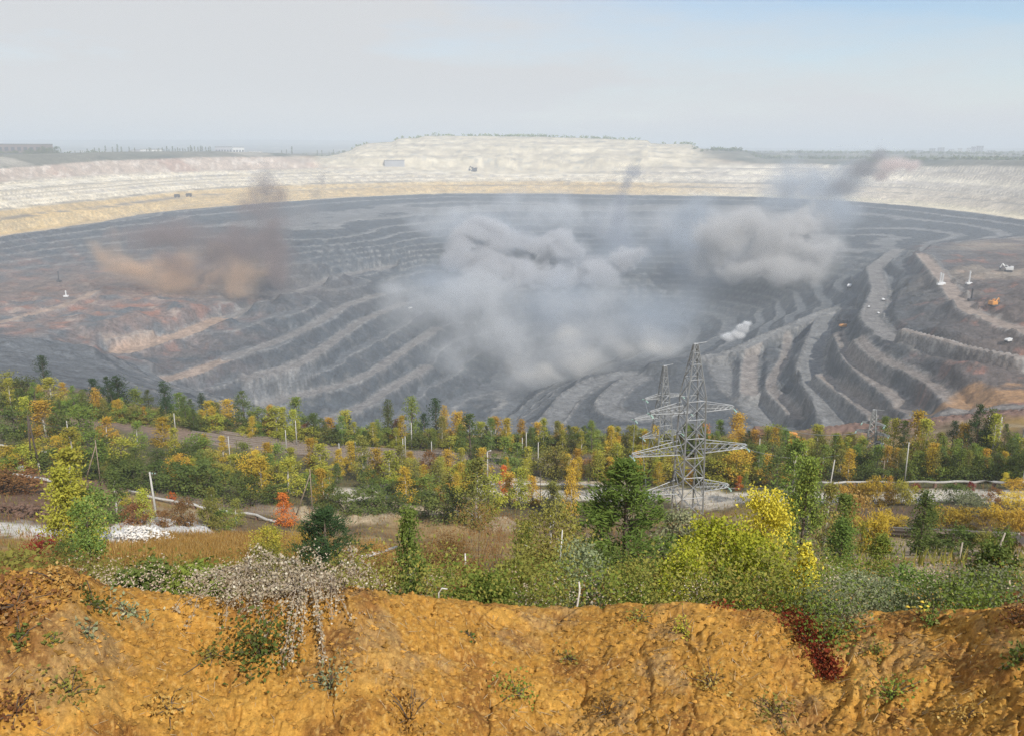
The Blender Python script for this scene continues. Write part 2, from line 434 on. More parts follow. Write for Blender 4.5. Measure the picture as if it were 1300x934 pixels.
# ---- haul roads cut into the terrain
road_mask = np.zeros_like(Z2, dtype=np.float32)
track_tint = np.zeros_like(road_mask)
edge_mask = np.zeros_like(road_mask)
def road(z, pts, width, tint=0.0, strength=1.0, shoulder=2.2):
    width = width * 1.18
    save = list(ctl)
    P = line_z(z, pts, 2.0)
    ctl[:] = save
    P = np.array(P); r = np.exp(P[:, 1]); px, py, pz = r * np.sin(P[:, 0]), r * np.cos(P[:, 0]), r * P[:, 2]
    # densify to 6 m, smooth
    d = np.r_[0, np.cumsum(np.hypot(np.diff(px), np.diff(py)))]
    s = np.arange(0, d[-1], 6.0)
    px, py, pz = (np.interp(s, d, q) for q in (px, py, pz))
    kz = np.ones(9) / 9
    if len(s) > 20:
        px, py, pz = (np.r_[q[:4], np.convolve(q, kz, 'valid'), q[-4:]] for q in (px, py, pz))
    lo, hi = P[:, 0].min() - width * 3 / r.min(), P[:, 0].max() + width * 3 / r.min()
    i0, i1 = np.searchsorted(TH, lo), np.searchsorted(TH, hi)
    j0, j1 = np.searchsorted(R, r.min() - width * 3), np.searchsorted(R, r.max() + width * 3)
    sub = (slice(j0, j1), slice(i0, i1))
    xs, ys = X2[sub].ravel(), Y2[sub].ravel()
    best = np.full(len(xs), 1e9); bz = np.zeros(len(xs)); br = np.zeros(len(xs)); pr = np.hypot(px, py)
    for a in range(0, len(xs), 20000):
        dd = (xs[a:a + 20000, None] - px) ** 2 + (ys[a:a + 20000, None] - py) ** 2
        i = dd.argmin(1); best[a:a + 20000] = np.sqrt(dd[np.arange(len(i)), i]); bz[a:a + 20000] = pz[i]; br[a:a + 20000] = pr[i]
    best = best.reshape(X2[sub].shape); bz = bz.reshape(best.shape)
    wr = 1 - sstep(width * 0.5, width * 0.5 * shoulder, best)
    Z2[sub] = Z2[sub] * (1 - wr * strength) + bz * wr * strength
    # the ground below the road on the open side is dug away, it never stands up in front of the road
    rb = np.maximum(br.reshape(best.shape), 1.0)
    lim = bz / rb * ri[sub] - 1.2
    cut = (1 - sstep(30, 75, best)) * (ri[sub] < rb - 2) * (best > width * 0.5) * (1 - np.clip(road_mask[sub] * 1.5, 0, 1)) * (1.0 if strength > 0.9 else 0.0)
    Z2[sub] = np.where(Z2[sub] > lim, Z2[sub] * (1 - cut) + lim * cut, Z2[sub])
    # low pale safety berm along both edges
    edge_mask[sub] = np.maximum(edge_mask[sub], np.exp(-((best - width * 0.58) / 2.2) ** 2) * strength)
    Z2[sub] += 1.8 * np.exp(-((best - width * 0.58) / 2.2) ** 2) * strength
    rm = 1 - sstep(width * 0.44, width * 0.54, best)
    road_mask[sub] = np.maximum(road_mask[sub], rm * strength)
    track_tint[sub] = np.where(rm > 0.05, tint, track_tint[sub])
    face_all[sub] *= 1 - rm
road((-240, -249), [(1068, 396), (1052, 398), (1041, 413), (1036, 440), (1027, 469), (1040, 502), (1066, 545)], 21)
road(-285, [(905, 457), (913, 463), (919, 477), (931, 495), (953, 511), (980, 540)], 24)
road(-276, [(983, 430), (956, 446), (951, 471), (952, 500)], 17, 0.25)
road((-230, -280), [(1090, 396), (1066, 390), (1042, 399), (1014, 411), (980, 424), (956, 435), (929, 448), (890, 455)], 15)
road((-198, -181), [(1140, 318), (1110, 340), (1118, 370), (1108, 395), (1105, 405), (1130, 430), (1180, 448), (1230, 458), (1300, 472), (1345, 481)], 19, 0.1)
road(-164, [(1172, 325), (1190, 345), (1207, 366), (1212, 376), (1230, 395), (1262, 408), (1300, 421), (1350, 436)], 16, 0.5)
road(-300, [(800, 475), (777, 478), (750, 487), (722, 506), (697, 540)], 22)
road((-296, -286), [(812, 480), (794, 487), (772, 509), (770, 521), (794, 530), (830, 533), (860, 520)], 22)
road((-176, -170), [(1150, 420), (1190, 430), (1230, 442), (1300, 455)], 9, 0.35)
road(lv(5), [(152, 448), (237, 424), (291, 404)], 22, 1.0, 0.8)
road(lv(6), [(190, 489), (222, 479), (290, 456)], 18, 0.8, 0.8)
road(-214, [(0, 410), (60, 394), (92, 384), (125, 368)], 12, 0.8, 0.8)
road(lv(4), [(135, 429), (165, 423), (190, 417)], 9, 0.6, 0.8)
for k_, pts in ((6, [(290, 456), (363, 430), (400, 412), (439, 388), (486, 373)]), (7, [(313, 479), (376, 463), (400, 450), (456, 409), (513, 385)]),
                (9, [(320, 521), (383, 501), (429, 491), (470, 475), (513, 445), (555, 417)]), (10, [(419, 531), (462, 516), (503, 488), (543, 465)]),
                (5, [(291, 404), (380, 371), (440, 350), (500, 340)])):
    road(lv(k_), pts, 15, 0.15, 0.8)
for z_, pts in ((-232, [(1044, 473), (1079, 500), (1114, 530)]), (-215, [(1064, 420), (1079, 459), (1111, 485), (1148, 511), (1165, 530)]),
                (-198, [(1092, 430), (1107, 447), (1136, 463), (1176, 480), (1196, 497), (1220, 520)]),
                (-266, [(1000, 430), (997, 455), (976, 489), (997, 509), (1014, 528)])):
    road(z_, pts, 11, 0.3, 0.75)

# rough rock and rills on the slopes
mp_ = (ri > 320) & (ri < 3600)
xs, ys, rs, ts = X2[mp_], Y2[mp_], ri[mp_], T2[mp_]
amt = (0.22 + 0.78 * np.clip(face_all[mp_] + 0.35 * soft[mp_], 0, 1)) * (1 - 0.95 * road_mask[mp_]) * sstep(320, 480, rs)
amt *= (1 - 0.8 * sstep(-168, -160, base[mp_]) * sstep(1200, 1400, rs)) * (1 - 0.75 * smoothspur[mp_])
Z2[mp_] += amt * (fbm(xs / 26, ys / 26, 4) * 2.2 + (np.abs(fbm(xs / 9 + 3, ys / 9, 3)) * -1.8 + 0.4) * (1 - sstep(1200, 2200, rs)))
Z2[mp_] += soft[mp_] * (1 - smoothspur[mp_]) * (1 - road_mask[mp_]) * np.maximum(fbm(xs / 45, ys / 45 + 7, 4), -0.2) * 7 * sstep(500, 900, rs)
mh = (ri >= 3450) & (ri < 4700)
Z2[mh] += fbm(X2[mh] / 90, Y2[mh] / 90, 4) * 2.5 * sstep(3450, 3600, ri[mh])
mf = ri >= 4700
Z2[mf] += fbm(X2[mf] / 900, Y2[mf] / 900, 3) * 5

zh = Z2 + fbm(X2 / 200, Y2 / 200, 3) * 2
zs_h = np.floor(zh / 11) ; q_h = zh / 11 - zs_h
wh_ = mh * sstep(3480, 3600, ri) * (1 - sstep(3980, 4040, ri)) * sstep(-0.25, -0.2, T2) * (1 - sstep(0.2, 0.26, T2)) * 0.8
Z2 = Z2 * (1 - wh_) + wh_ * 11 * (zs_h + np.where(q_h < 0.55, 0.1 * q_h, 0.055 + (q_h - 0.55) / 0.45 * 0.945))
# ground height lookup for everything that stands on the land
LR = np.log(R)
def ground(x, y):
    r = math.hypot(x, y); th = math.atan2(x, y)
    j = int(np.searchsorted(R, r)) - 1; i = int(np.searchsorted(TH, th)) - 1
    j = min(max(j, 0), NR - 2); i = min(max(i, 0), NT - 2)
    fb = min(max((r - R[j]) / (R[j + 1] - R[j]), 0), 1); fa = min(max((th - TH[i]) / (TH[i + 1] - TH[i]), 0), 1)
    q = Z2[j, i] * (1 - fa) * (1 - fb) + Z2[j, i + 1] * fa * (1 - fb) + Z2[j + 1, i] * (1 - fa) * fb + Z2[j + 1, i + 1] * fa * fb
    return float(q) + ZC
def on_ground(px, py, rmin=11.0, rmax=16000):
    """where the sight line through a spot of the photograph first meets the land"""
    th, t = polar(px, py)
    i = int(np.searchsorted(TH, th)) - 1
    fa = (th - TH[i]) / (TH[i + 1] - TH[i])
    colz = Z2[:, i] * (1 - fa) + Z2[:, i + 1] * fa
    d = colz - t * R
    j0 = int(np.searchsorted(R, rmin))
    hit = np.nonzero(d[j0:] >= 0)[0]
    j = j0 + int(hit[0]) if len(hit) else NR - 1
    if j > j0:
        q = d[j - 1] / (d[j - 1] - d[j] + 1e-12) if len(hit) else 1
        r = R[j - 1] + (R[j] - R[j - 1]) * q
    else: r = R[j]
    r = min(r, rmax)
    x, y = r * math.sin(th), r * math.cos(th)
    return Vector((x, y, ground(x, y)))
def m_per_px(p):
    """metres per photograph pixel at a place"""
    d = (p - Vector((0, 0, ZC)))
    return (d.y * CP - d.z * SP) / FX

# ---- ground colours (what the earth itself is like in each place)
Zf = Z2
COL = np.zeros((NR, NT, 3), np.float32)
def mixc(c, wgt):
    global COL
    COL = COL * (1 - wgt[..., None]) + np.array(c, np.float32) * wgt[..., None]
n1 = fbm(X2 / 40, Y2 / 40, 4); n2 = fbm(X2 / 9 + 31, Y2 / 9, 3) * (1 - sstep(900, 2000, ri)) + fbm(X2 / 60 + 31, Y2 / 60, 2) * sstep(900, 2000, ri); n3 = fbm(X2 / 230, Y2 / 230 + 5, 3)
COL[:] = (0.19, 0.135, 0.072)
one = np.ones_like(Z2, dtype=np.float32)
# hillside: dry grass, tan bare earth, brown weeds
hs = sstep(11, 14, ri) * (1 - sstep(300, 330, ri))
mixc((0.30, 0.20, 0.075), hs * sstep(-0.3, 0.4, n2 + n1))
mixc((0.13, 0.095, 0.055), hs * sstep(0.1, 0.6, -n1 + 0.5 * n2))
mixc((0.36, 0.29, 0.19), hs * sstep(0.25, 0.6, fbm(X2 / 17 + 77, Y2 / 17, 3)) * 0.7)
# dirt bank
db = 1 - sstep(10.4, 12.0, ri)
mixc((0.40, 0.205, 0.040), db)
mixc((0.30, 0.20, 0.10), db * sstep(0.2, 0.6, fbm(X2 * 0.8 + 60, Y2 * 0.8, 4)) * 0.6)
mixc((0.25, 0.112, 0.03), db * sstep(0.0, 0.7, fbm(X2 * 1.3, Y2 * 1.3 + 40, 4)) * 0.8)
mixc((0.17, 0.075, 0.025), db * sstep(0.2, 0.6, fbm(X2 * 14, Y2 * 14 + 40, 3)) * 0.5)
mixc((0.58, 0.37, 0.12), db * sstep(0.25, 0.6, fbm(X2 * 17 + 20, Y2 * 17, 3)) * 0.5)
mixc((0.52, 0.285, 0.06), db * sstep(0.1, 0.7, fbm(X2 * 0.9 + 9, Y2 * 0.9, 4)) * 0.6)
# pit rock
_lq = [(-60, 309)] + LIP + [(1360, 288)]
lip_r = np.interp(TH, [polar(*q)[0] for q in _lq], [Z0 / polar(*q)[1] for q in _lq])[None, :]
pk = sstep(320, 380, ri) * (1 - sstep(lip_r - 8, lip_r + 8, ri + n2 * 5))
mixc((0.125, 0.134, 0.142), pk)
mixc((0.080, 0.087, 0.093), pk * sstep(0.0, 0.05, T2) * (1 - sstep(1150, 1450, ri)) * 0.9)
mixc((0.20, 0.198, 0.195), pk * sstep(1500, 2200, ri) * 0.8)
mixc((0.085, 0.092, 0.098), pk * smoothspur * 0.85)
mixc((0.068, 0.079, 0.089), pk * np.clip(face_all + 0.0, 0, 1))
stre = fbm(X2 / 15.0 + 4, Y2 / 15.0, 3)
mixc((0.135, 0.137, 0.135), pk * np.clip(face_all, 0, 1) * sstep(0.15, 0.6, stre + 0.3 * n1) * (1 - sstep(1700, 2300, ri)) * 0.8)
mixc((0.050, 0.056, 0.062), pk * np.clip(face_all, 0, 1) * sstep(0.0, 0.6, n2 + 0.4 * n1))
mixc((0.09, 0.098, 0.106), pk * sstep(0.0, 0.8, n1) * 0.5)
# brown overburden on the right wall, red rock on the left terrace
thr, _ = polar(1180, 450)
rw = sstep(-0.06, 0.08, T2 - thr + 0.02 * n1) * pk * (1 - sstep(1700, 2000, ri)) * (1 - 0.6 * road_mask)
mixc((0.125, 0.098, 0.085), rw * 0.85)
mixc((0.26, 0.13, 0.095), rw * sstep(0.35, 0.8, n1 + 0.4 * n2) * 0.75)
mixc((0.30, 0.245, 0.19), rw * sstep(0.2, 0.7, n3 - 0.2 * n1) * sstep(900, 1200, ri) * 0.8)
thl, _ = polar(100, 385)
lw = blob(thl, 1330, 0.125, 0.19) * pk
lw = np.clip(lw * 1.8, 0, 1) * sstep(-0.65, 0.1, n1)
mixc((0.22, 0.155, 0.13), lw * 0.9)
mixc((0.32, 0.15, 0.10), lw * sstep(0.25, 0.7, n1 + 0.3 * n2) * 0.8)
mixc((0.42, 0.33, 0.27), lw * sstep(0.3, 0.8, fbm(X2 / 25, Y2 / 25, 4)) * 0.6)
thq, _ = polar(60, 300)
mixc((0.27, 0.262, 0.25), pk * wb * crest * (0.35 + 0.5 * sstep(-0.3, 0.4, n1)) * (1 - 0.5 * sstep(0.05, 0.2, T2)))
mixc((0.15, 0.11, 0.09), pk * np.clip(blob(thq, 1480, 0.25, 0.08) * 1.2, 0, 1) * 0.7)
# benches near the top get brownish dust, the floor far below is bluish grey
# sand and chalk
uw = (1 - pk) * sstep(1300, 1500, ri) * (1 - sstep(3480, 3620, ri))
rside = sstep(0.10, 0.32, T2)
chalk = np.stack([0.64 - 0.08 * rside, 0.545 - 0.045 * rside, 0.385 + 0.025 * rside], -1)
COL = COL * (1 - uw[..., None]) + chalk * uw[..., None]
band = lambda a, b, e=2.0: sstep(a - e, a + e, Zf + n2 * 1.6) * (1 - sstep(b - e, b + e, Zf + n2 * 1.6))
mixc((0.57, 0.405, 0.185), uw * band(-166, -126) * (1 - rside * 0.85))
mixc((0.50, 0.36, 0.18), uw * band(-166, -126) * (1 - rside * 0.9) * sstep(0.1, 0.7, n1))
mixc((0.66, 0.58, 0.40), uw * band(-166, -155) * rside * 0.8)
mixc((0.50, 0.46, 0.41), uw * band(-118, -60) * sstep(0.05, 0.6, n1 + fbm(X2 / 130, Zf / 5, 3)) * 0.65)
mixc((0.80, 0.72, 0.57), uw * band(-118, -60) * sstep(0.25, 0.7, fbm(X2 / 200 + 3, Zf / 4, 3)) * 0.6)
mixc((0.36, 0.33, 0.30), uw * sstep(-0.1, 0.5, fbm(X2 / 90, Zf / 2.5, 3)) * band(-166, -20) * 0.28)
# thin dark lines coloured in along the foot of each upper bench
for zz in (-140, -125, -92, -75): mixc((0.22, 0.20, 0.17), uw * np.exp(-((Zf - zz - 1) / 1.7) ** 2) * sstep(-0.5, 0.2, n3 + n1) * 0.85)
strata = fbm(X2 / 900 + 3, Zf / 3.2, 4)
mixc((0.80, 0.72, 0.56), uw * band(-124, -40) * sstep(0.1, 0.4, strata) * 0.65)
mixc((0.40, 0.35, 0.28), uw * band(-124, -40) * sstep(0.1, 0.4, -strata) * 0.65)
mixc((0.40, 0.29, 0.14), uw * band(-166, -126) * sstep(0.2, 0.5, -strata) * (1 - rside) * 0.7)
mixc((0.70, 0.55, 0.30), uw * band(-166, -126) * sstep(0.2, 0.5, strata) * (1 - rside) * 0.6)
lside = 1 - sstep(-0.23, -0.12, T2)
mixc((0.45, 0.355, 0.275), uw * sstep(-78, -72, Zf) * lside)
mixc((0.40, 0.275, 0.205), uw * sstep(-78, -72, Zf) * lside * sstep(0.2, 0.6, n3 + 0.4 * n1))
mixc((0.62, 0.53, 0.44), uw * sstep(-78, -72, Zf) * lside * sstep(0.1, 0.6, fbm(T2 * 160, Zf / 30, 3)) * 0.8)
# spoil hill
hst = fbm(X2 / 700 + 5, Zf / 4.5, 4)
hl = sstep(3420, 3560, ri) * (1 - sstep(4300, 4500, ri)) * sstep(-0.245, -0.225, T2) * (1 - sstep(0.21, 0.27, T2))
mixc((0.59, 0.51, 0.365), hl)
mixc((0.45, 0.395, 0.305), hl * sstep(-0.1, 0.4, hst) * 0.75)
mixc((0.70, 0.625, 0.47), hl * sstep(0.1, 0.5, -hst) * 0.6)
mixc((0.30, 0.30, 0.27), hl * sstep(0.40, 0.7, fbm(X2 / 120 + 9, Zf / 5, 3)) * 0.6)
mixc((0.16, 0.17, 0.10), hl * sstep(4020, 4110, ri))
# plain
_rp = _rim
rim_r = np.interp(TH, [polar(a, 205)[0] for a, b in _rp], [b for a, b in _rp])[None, :]
pl = np.maximum(sstep(4450, 4600, ri), sstep(rim_r - 6, rim_r + 14, ri + n2 * 6) * (1 - hl))
mixc((0.155, 0.15, 0.11), pl)
mixc((0.06, 0.075, 0.05), pl * sstep(-0.1, 0.4, fbm(X2 / 420, Y2 / 420, 4)) * 0.85)
mixc((0.40, 0.36, 0.29), pl * sstep(0.35, 0.7, fbm(X2 / 300 + 60, Y2 / 300, 4)) * 0.7)
# haul roads
rt = np.clip(track_tint, 0, 1)[..., None]
rc = np.array((0.190, 0.190, 0.188)) * (1 - rt) + np.array((0.40, 0.28, 0.20)) * rt
rm_ = np.clip(road_mask, 0, 1)[..., None] * 0.96
COL = COL * (1 - rm_) + rc * rm_
mixc((0.29, 0.275, 0.255), np.clip(edge_mask, 0, 1) * (0.25 + 0.4 * sstep(-0.2, 0.4, n2)))
COL *= (1 + 0.16 * n2 * sstep(11, 14, ri) + 0.08 * fbm(X2 / 2.2, Y2 / 2.2, 2) * (ri < 400))[..., None]
# ---- tracks, ballast and bare patches on the near ground
def paint_path(pts, width, color, edge=0.35, amount=1.0, noise=0.4, lift=0.0):
    P = []
    for a, b in zip(pts[:-1], pts[1:]):
        k = max(2, int(math.hypot(b[0] - a[0], b[1] - a[1]) / 4))
        for i in range(k):
            P.append(on_ground(a[0] + (b[0] - a[0]) * i / k, a[1] + (b[1] - a[1]) * i / k))
    px = np.array([p.x for p in P]); py = np.array([p.y for p in P])
    r = np.hypot(px, py); th = np.arctan2(px, py)
    i0, i1 = np.searchsorted(TH, th.min() - width / r.min()), np.searchsorted(TH, th.max() + width / r.min())
    j0, j1 = np.searchsorted(R, r.min() - width), np.searchsorted(R, r.max() + width)
    sub = (slice(j0, j1), slice(i0, i1)); xs, ys = X2[sub].ravel(), Y2[sub].ravel(); best = np.empty(len(xs))
    for a in range(0, len(xs), 20000):
        best[a:a + 20000] = np.sqrt(((xs[a:a + 20000, None] - px) ** 2 + (ys[a:a + 20000, None] - py) ** 2).min(1))
    best = best.reshape(X2[sub].shape)
    best = best + noise * width * 0.5 * fbm(X2[sub] / (width * 0.5), Y2[sub] / (width * 0.5), 3)
    wgt = ((1 - sstep(width * 0.5 * (1 - edge), width * 0.5 * (1 + edge), best)) * amount)[..., None]
    COL[sub] = COL[sub] * (1 - wgt) + np.array(color, np.float32) * wgt
    if lift: Z2[sub] += lift * wgt[..., 0] * (1 + 0.6 * fbm(X2[sub] / 2.5, Y2[sub] / 2.5, 3))
paint_path([(-20, 555), (100, 560), (330, 600), (480, 610), (700, 606), (900, 612), (1300, 614)], 60, (0.105, 0.10, 0.05), 0.3, 0.9)
paint_path([(200, 545), (330, 563), (480, 577), (650, 588), (830, 593)], 24, (0.165, 0.130, 0.105), 0.25, 1.0, 0.2)
paint_path([(120, 533), (180, 540), (235, 552)], 16, (0.24, 0.17, 0.125), 0.4, 0.9)
paint_path([(430, 628), (560, 620), (640, 625), (760, 628), (900, 629), (1040, 631), (1180, 630), (1320, 632)], 11, (0.60, 0.55, 0.46), 0.2, 1.0, 0.25)
paint_path([(560, 607), (600, 610), (660, 612), (740, 612), (790, 615)], 7, (0.50, 0.43, 0.32), 0.4, 0.95, 0.6, 0.8)
paint_path([(870, 630), (905, 640), (930, 632)], 9, (0.55, 0.49, 0.40), 0.4, 0.9, 0.5)
paint_path([(140, 616), (220, 632), (330, 645), (420, 655)], 10, (0.25, 0.195, 0.145), 0.3, 0.9)
paint_path([(425, 655), (480, 652), (545, 655), (600, 668)], 19, (0.50, 0.40, 0.26), 0.3, 1.0, 0.4, 1.0)
paint_path([(540, 668), (600, 682), (650, 690)], 18, (0.36, 0.24, 0.10), 0.4, 0.8)
paint_path([(1050, 652), (1180, 652), (1320, 654)], 15, (0.145, 0.10, 0.07), 0.3, 0.95)
paint_path([(1070, 706), (1180, 700), (1320, 704)], 18, (0.36, 0.285, 0.19), 0.4, 0.9)
paint_path([(215, 690), (270, 684), (340, 690), (400, 700)], 34, (0.34, 0.195, 0.05), 0.4, 0.95)
paint_path([(150, 710), (250, 702), (330, 708)], 22, (0.30, 0.18, 0.055), 0.4, 0.9)
paint_path([(-20, 640), (40, 640), (75, 650)], 30, (0.16, 0.095, 0.065), 0.4, 0.9)
paint_path([(-10, 672), (30, 668), (75, 676)], 15, (0.66, 0.62, 0.55), 0.4, 0.95, 0.6)
paint_path([(-10, 605), (60, 604), (110, 612)], 14, (0.20, 0.13, 0.09), 0.4, 0.9)
paint_path([(135, 684), (175, 676), (222, 668)], 15, (0.72, 0.69, 0.64), 0.3, 1.0, 0.5, 0.9)
paint_path([(1085, 548), (1150, 538), (1220, 532), (1320, 524)], 34, (0.235, 0.15, 0.12), 0.3, 0.95, 0.3, 1.5)
paint_path([(1150, 529), (1220, 522), (1320, 513)], 8, (0.24, 0.22, 0.20), 0.3, 0.9, 0.2)
paint_path([(1225, 514), (1260, 505), (1310, 500)], 40, (0.40, 0.22, 0.09), 0.5, 0.75, 0.8)
COL = np.clip(COL, 0.01, 0.9)
# ------------------------------------------------------------------ ground meshes (one grid, cut into named pieces)
def earth_material(name, bump_scale, bump_dist, noise_scale, fine=0.0, fine_scale=1.0):
    m = bpy.data.materials.new(name); m.use_nodes = True
    t = m.node_tree; N = t.nodes; b = N['Principled BSDF']
    b.inputs['Roughness'].default_value = 0.95
    b.inputs['Specular IOR Level'].default_value = 0.15
    a = N.new('ShaderNodeVertexColor'); a.layer_name = 'earth'
    g = N.new('ShaderNodeNewGeometry')
    nz1 = N.new('ShaderNodeTexNoise'); nz1.inputs['Scale'].default_value = noise_scale; nz1.inputs['Detail'].default_value = 5; nz1.inputs['Roughness'].default_value = 0.65
    t.links.new(g.outputs['Position'], nz1.inputs['Vector'])
    mr = N.new('ShaderNodeMapRange'); mr.inputs[1].default_value = 0.3; mr.inputs[2].default_value = 0.7; mr.inputs[3].default_value = 0.72; mr.inputs[4].default_value = 1.28
    t.links.new(nz1.outputs['Fac'], mr.inputs[0])
    vm = N.new('ShaderNodeVectorMath'); vm.operation = 'SCALE'
    t.links.new(a.outputs['Color'], vm.inputs[0]); t.links.new(mr.outputs[0], vm.inputs['Scale'])
    last = vm
    if fine:
        nf = N.new('ShaderNodeTexNoise'); nf.inputs['Scale'].default_value = fine_scale; nf.inputs['Detail'].default_value = 7; nf.inputs['Roughness'].default_value = 0.75
        t.links.new(g.outputs['Position'], nf.inputs['Vector'])
        mf_ = N.new('ShaderNodeMapRange'); mf_.inputs[1].default_value = 0.32; mf_.inputs[2].default_value = 0.68; mf_.inputs[3].default_value = 1 - fine; mf_.inputs[4].default_value = 1 + fine
        t.links.new(nf.outputs['Fac'], mf_.inputs[0])
        v2 = N.new('ShaderNodeVectorMath'); v2.operation = 'SCALE'; t.links.new(vm.outputs[0], v2.inputs[0]); t.links.new(mf_.outputs[0], v2.inputs['Scale']); last = v2
    t.links.new(last.outputs[0], b.inputs['Base Color'])
    nz2 = N.new('ShaderNodeTexNoise'); nz2.inputs['Scale'].default_value = bump_scale; nz2.inputs['Detail'].default_value = 6; nz2.inputs['Roughness'].default_value = 0.6
    t.links.new(g.outputs['Position'], nz2.inputs['Vector'])
    bp = N.new('ShaderNodeBump'); bp.inputs['Strength'].default_value = 0.8; bp.inputs['Distance'].default_value = bump_dist
    t.links.new(nz2.outputs['Fac'], bp.inputs['Height'])
    if fine:                                            # soft chalk weathers smoother than rock
        sc_ = N.new('ShaderNodeSeparateColor'); t.links.new(a.outputs['Color'], sc_.inputs[0])
        ms = N.new('ShaderNodeMapRange'); ms.inputs[1].default_value = 0.2; ms.inputs[2].default_value = 0.4; ms.inputs[3].default_value = 0.95; ms.inputs[4].default_value = 0.2
        t.links.new(sc_.outputs[0], ms.inputs[0]); t.links.new(ms.outputs[0], bp.inputs['Strength'])
    t.links.new(bp.outputs[0], b.inputs['Normal'])
    return m
def ground_piece(name, label, j0, j1, mat, i0=0, i1=None):
    i1 = NT - 1 if i1 is None else i1
    sl = (slice(j0, j1 + 1), slice(i0, i1 + 1))
    nr, nc = j1 - j0 + 1, i1 - i0 + 1
    co = np.stack([X2[sl], Y2[sl], Z2[sl] + ZC], -1).reshape(-1, 3).astype(np.float32)
    idx = np.arange(nr * nc).reshape(nr, nc)
    q = np.stack([idx[:-1, :-1], idx[:-1, 1:], idx[1:, 1:], idx[1:, :-1]], -1).reshape(-1, 4)
    me = bpy.data.meshes.new(name)
    me.vertices.add(len(co)); me.vertices.foreach_set('co', co.ravel())
    me.loops.add(q.size); me.loops.foreach_set('vertex_index', q.ravel().astype(np.int32))
    me.polygons.add(len(q)); me.polygons.foreach_set('loop_start', np.arange(0, q.size, 4, dtype=np.int32))
    me.polygons.foreach_set('use_smooth', np.ones(len(q), bool))
    me.update(calc_edges=True)
    at = me.color_attributes.new('earth', 'FLOAT_COLOR', 'POINT')
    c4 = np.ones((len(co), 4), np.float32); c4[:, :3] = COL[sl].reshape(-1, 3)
    at.data.foreach_set('color', c4.ravel())
    me.materials.append(mat)
    o = bpy.data.objects.new(name, me); o['kind'] = 'structure'; o['label'] = label
    S.collection.objects.link(o)
    return o
jr = lambda r: int(np.searchsorted(R, r))
J = [0, jr(11.5), jr(300), jr(3400), jr(4400), NR - 1]
ground_piece('dirt_bank', 'bank of loose orange dirt along the bottom of the view', J[0], J[1], earth_material('loose_dirt', 30.0, 0.05, 12.0, 0.3, 45.0))
ground_piece('hillside', 'hillside of dry grass and bare earth running down to the railway', J[1], J[2], earth_material('dry_ground', 0.9, 0.25, 0.6, 0.3, 3.0))
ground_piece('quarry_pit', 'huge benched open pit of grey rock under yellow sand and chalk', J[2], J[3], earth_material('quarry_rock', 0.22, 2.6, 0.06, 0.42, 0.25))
ground_piece('spoil_hill', 'pale flat topped spoil hill beyond the far edge of the pit', J[3], J[4], earth_material('chalk_spoil', 0.03, 4.0, 0.02))
ground_piece('plain', 'wooded plain and low hills fading into haze at the horizon', J[4], J[5], earth_material('far_ground', 0.01, 3.0, 0.004))
# ground behind and under the viewpoint
me = bpy.data.meshes.new('hilltop')
ang = np.linspace(-math.pi, math.pi, 49)
vv, ff = [(0, 0, ZC - 1.72)], []
for a in ang[:-1]: vv.append((1.25 * math.sin(a), 1.25 * math.cos(a), ZC - 1.76))
for a in ang[:-1]: vv.append((400 * math.sin(a), 400 * math.cos(a) , ZC - 1.76 - 3))
for i in range(48):
    a0 = ang[i]
    ff.append((0, 1 + i, 1 + (i + 1) % 48))
    am = (ang[i] + ang[i + 1]) / 2
    if abs(am) > 1.25: ff.append((1 + i, 49 + i, 49 + (i + 1) % 48, 1 + (i + 1) % 48))
me.from_pydata(vv, [], ff)
mh_ = earth_material('hilltop_dirt', 6.0, 0.05, 2.0)
at = me.color_attributes.new('earth', 'FLOAT_COLOR', 'POINT')
at.data.foreach_set('color', np.tile(np.array([0.34, 0.19, 0.06, 1], np.float32), len(vv)))
me.materials.append(mh_)
o = bpy.data.objects.new('hilltop', me); o['kind'] = 'structure'; o['label'] = 'flat dirt hilltop under the viewpoint'
S.collection.objects.link(o)
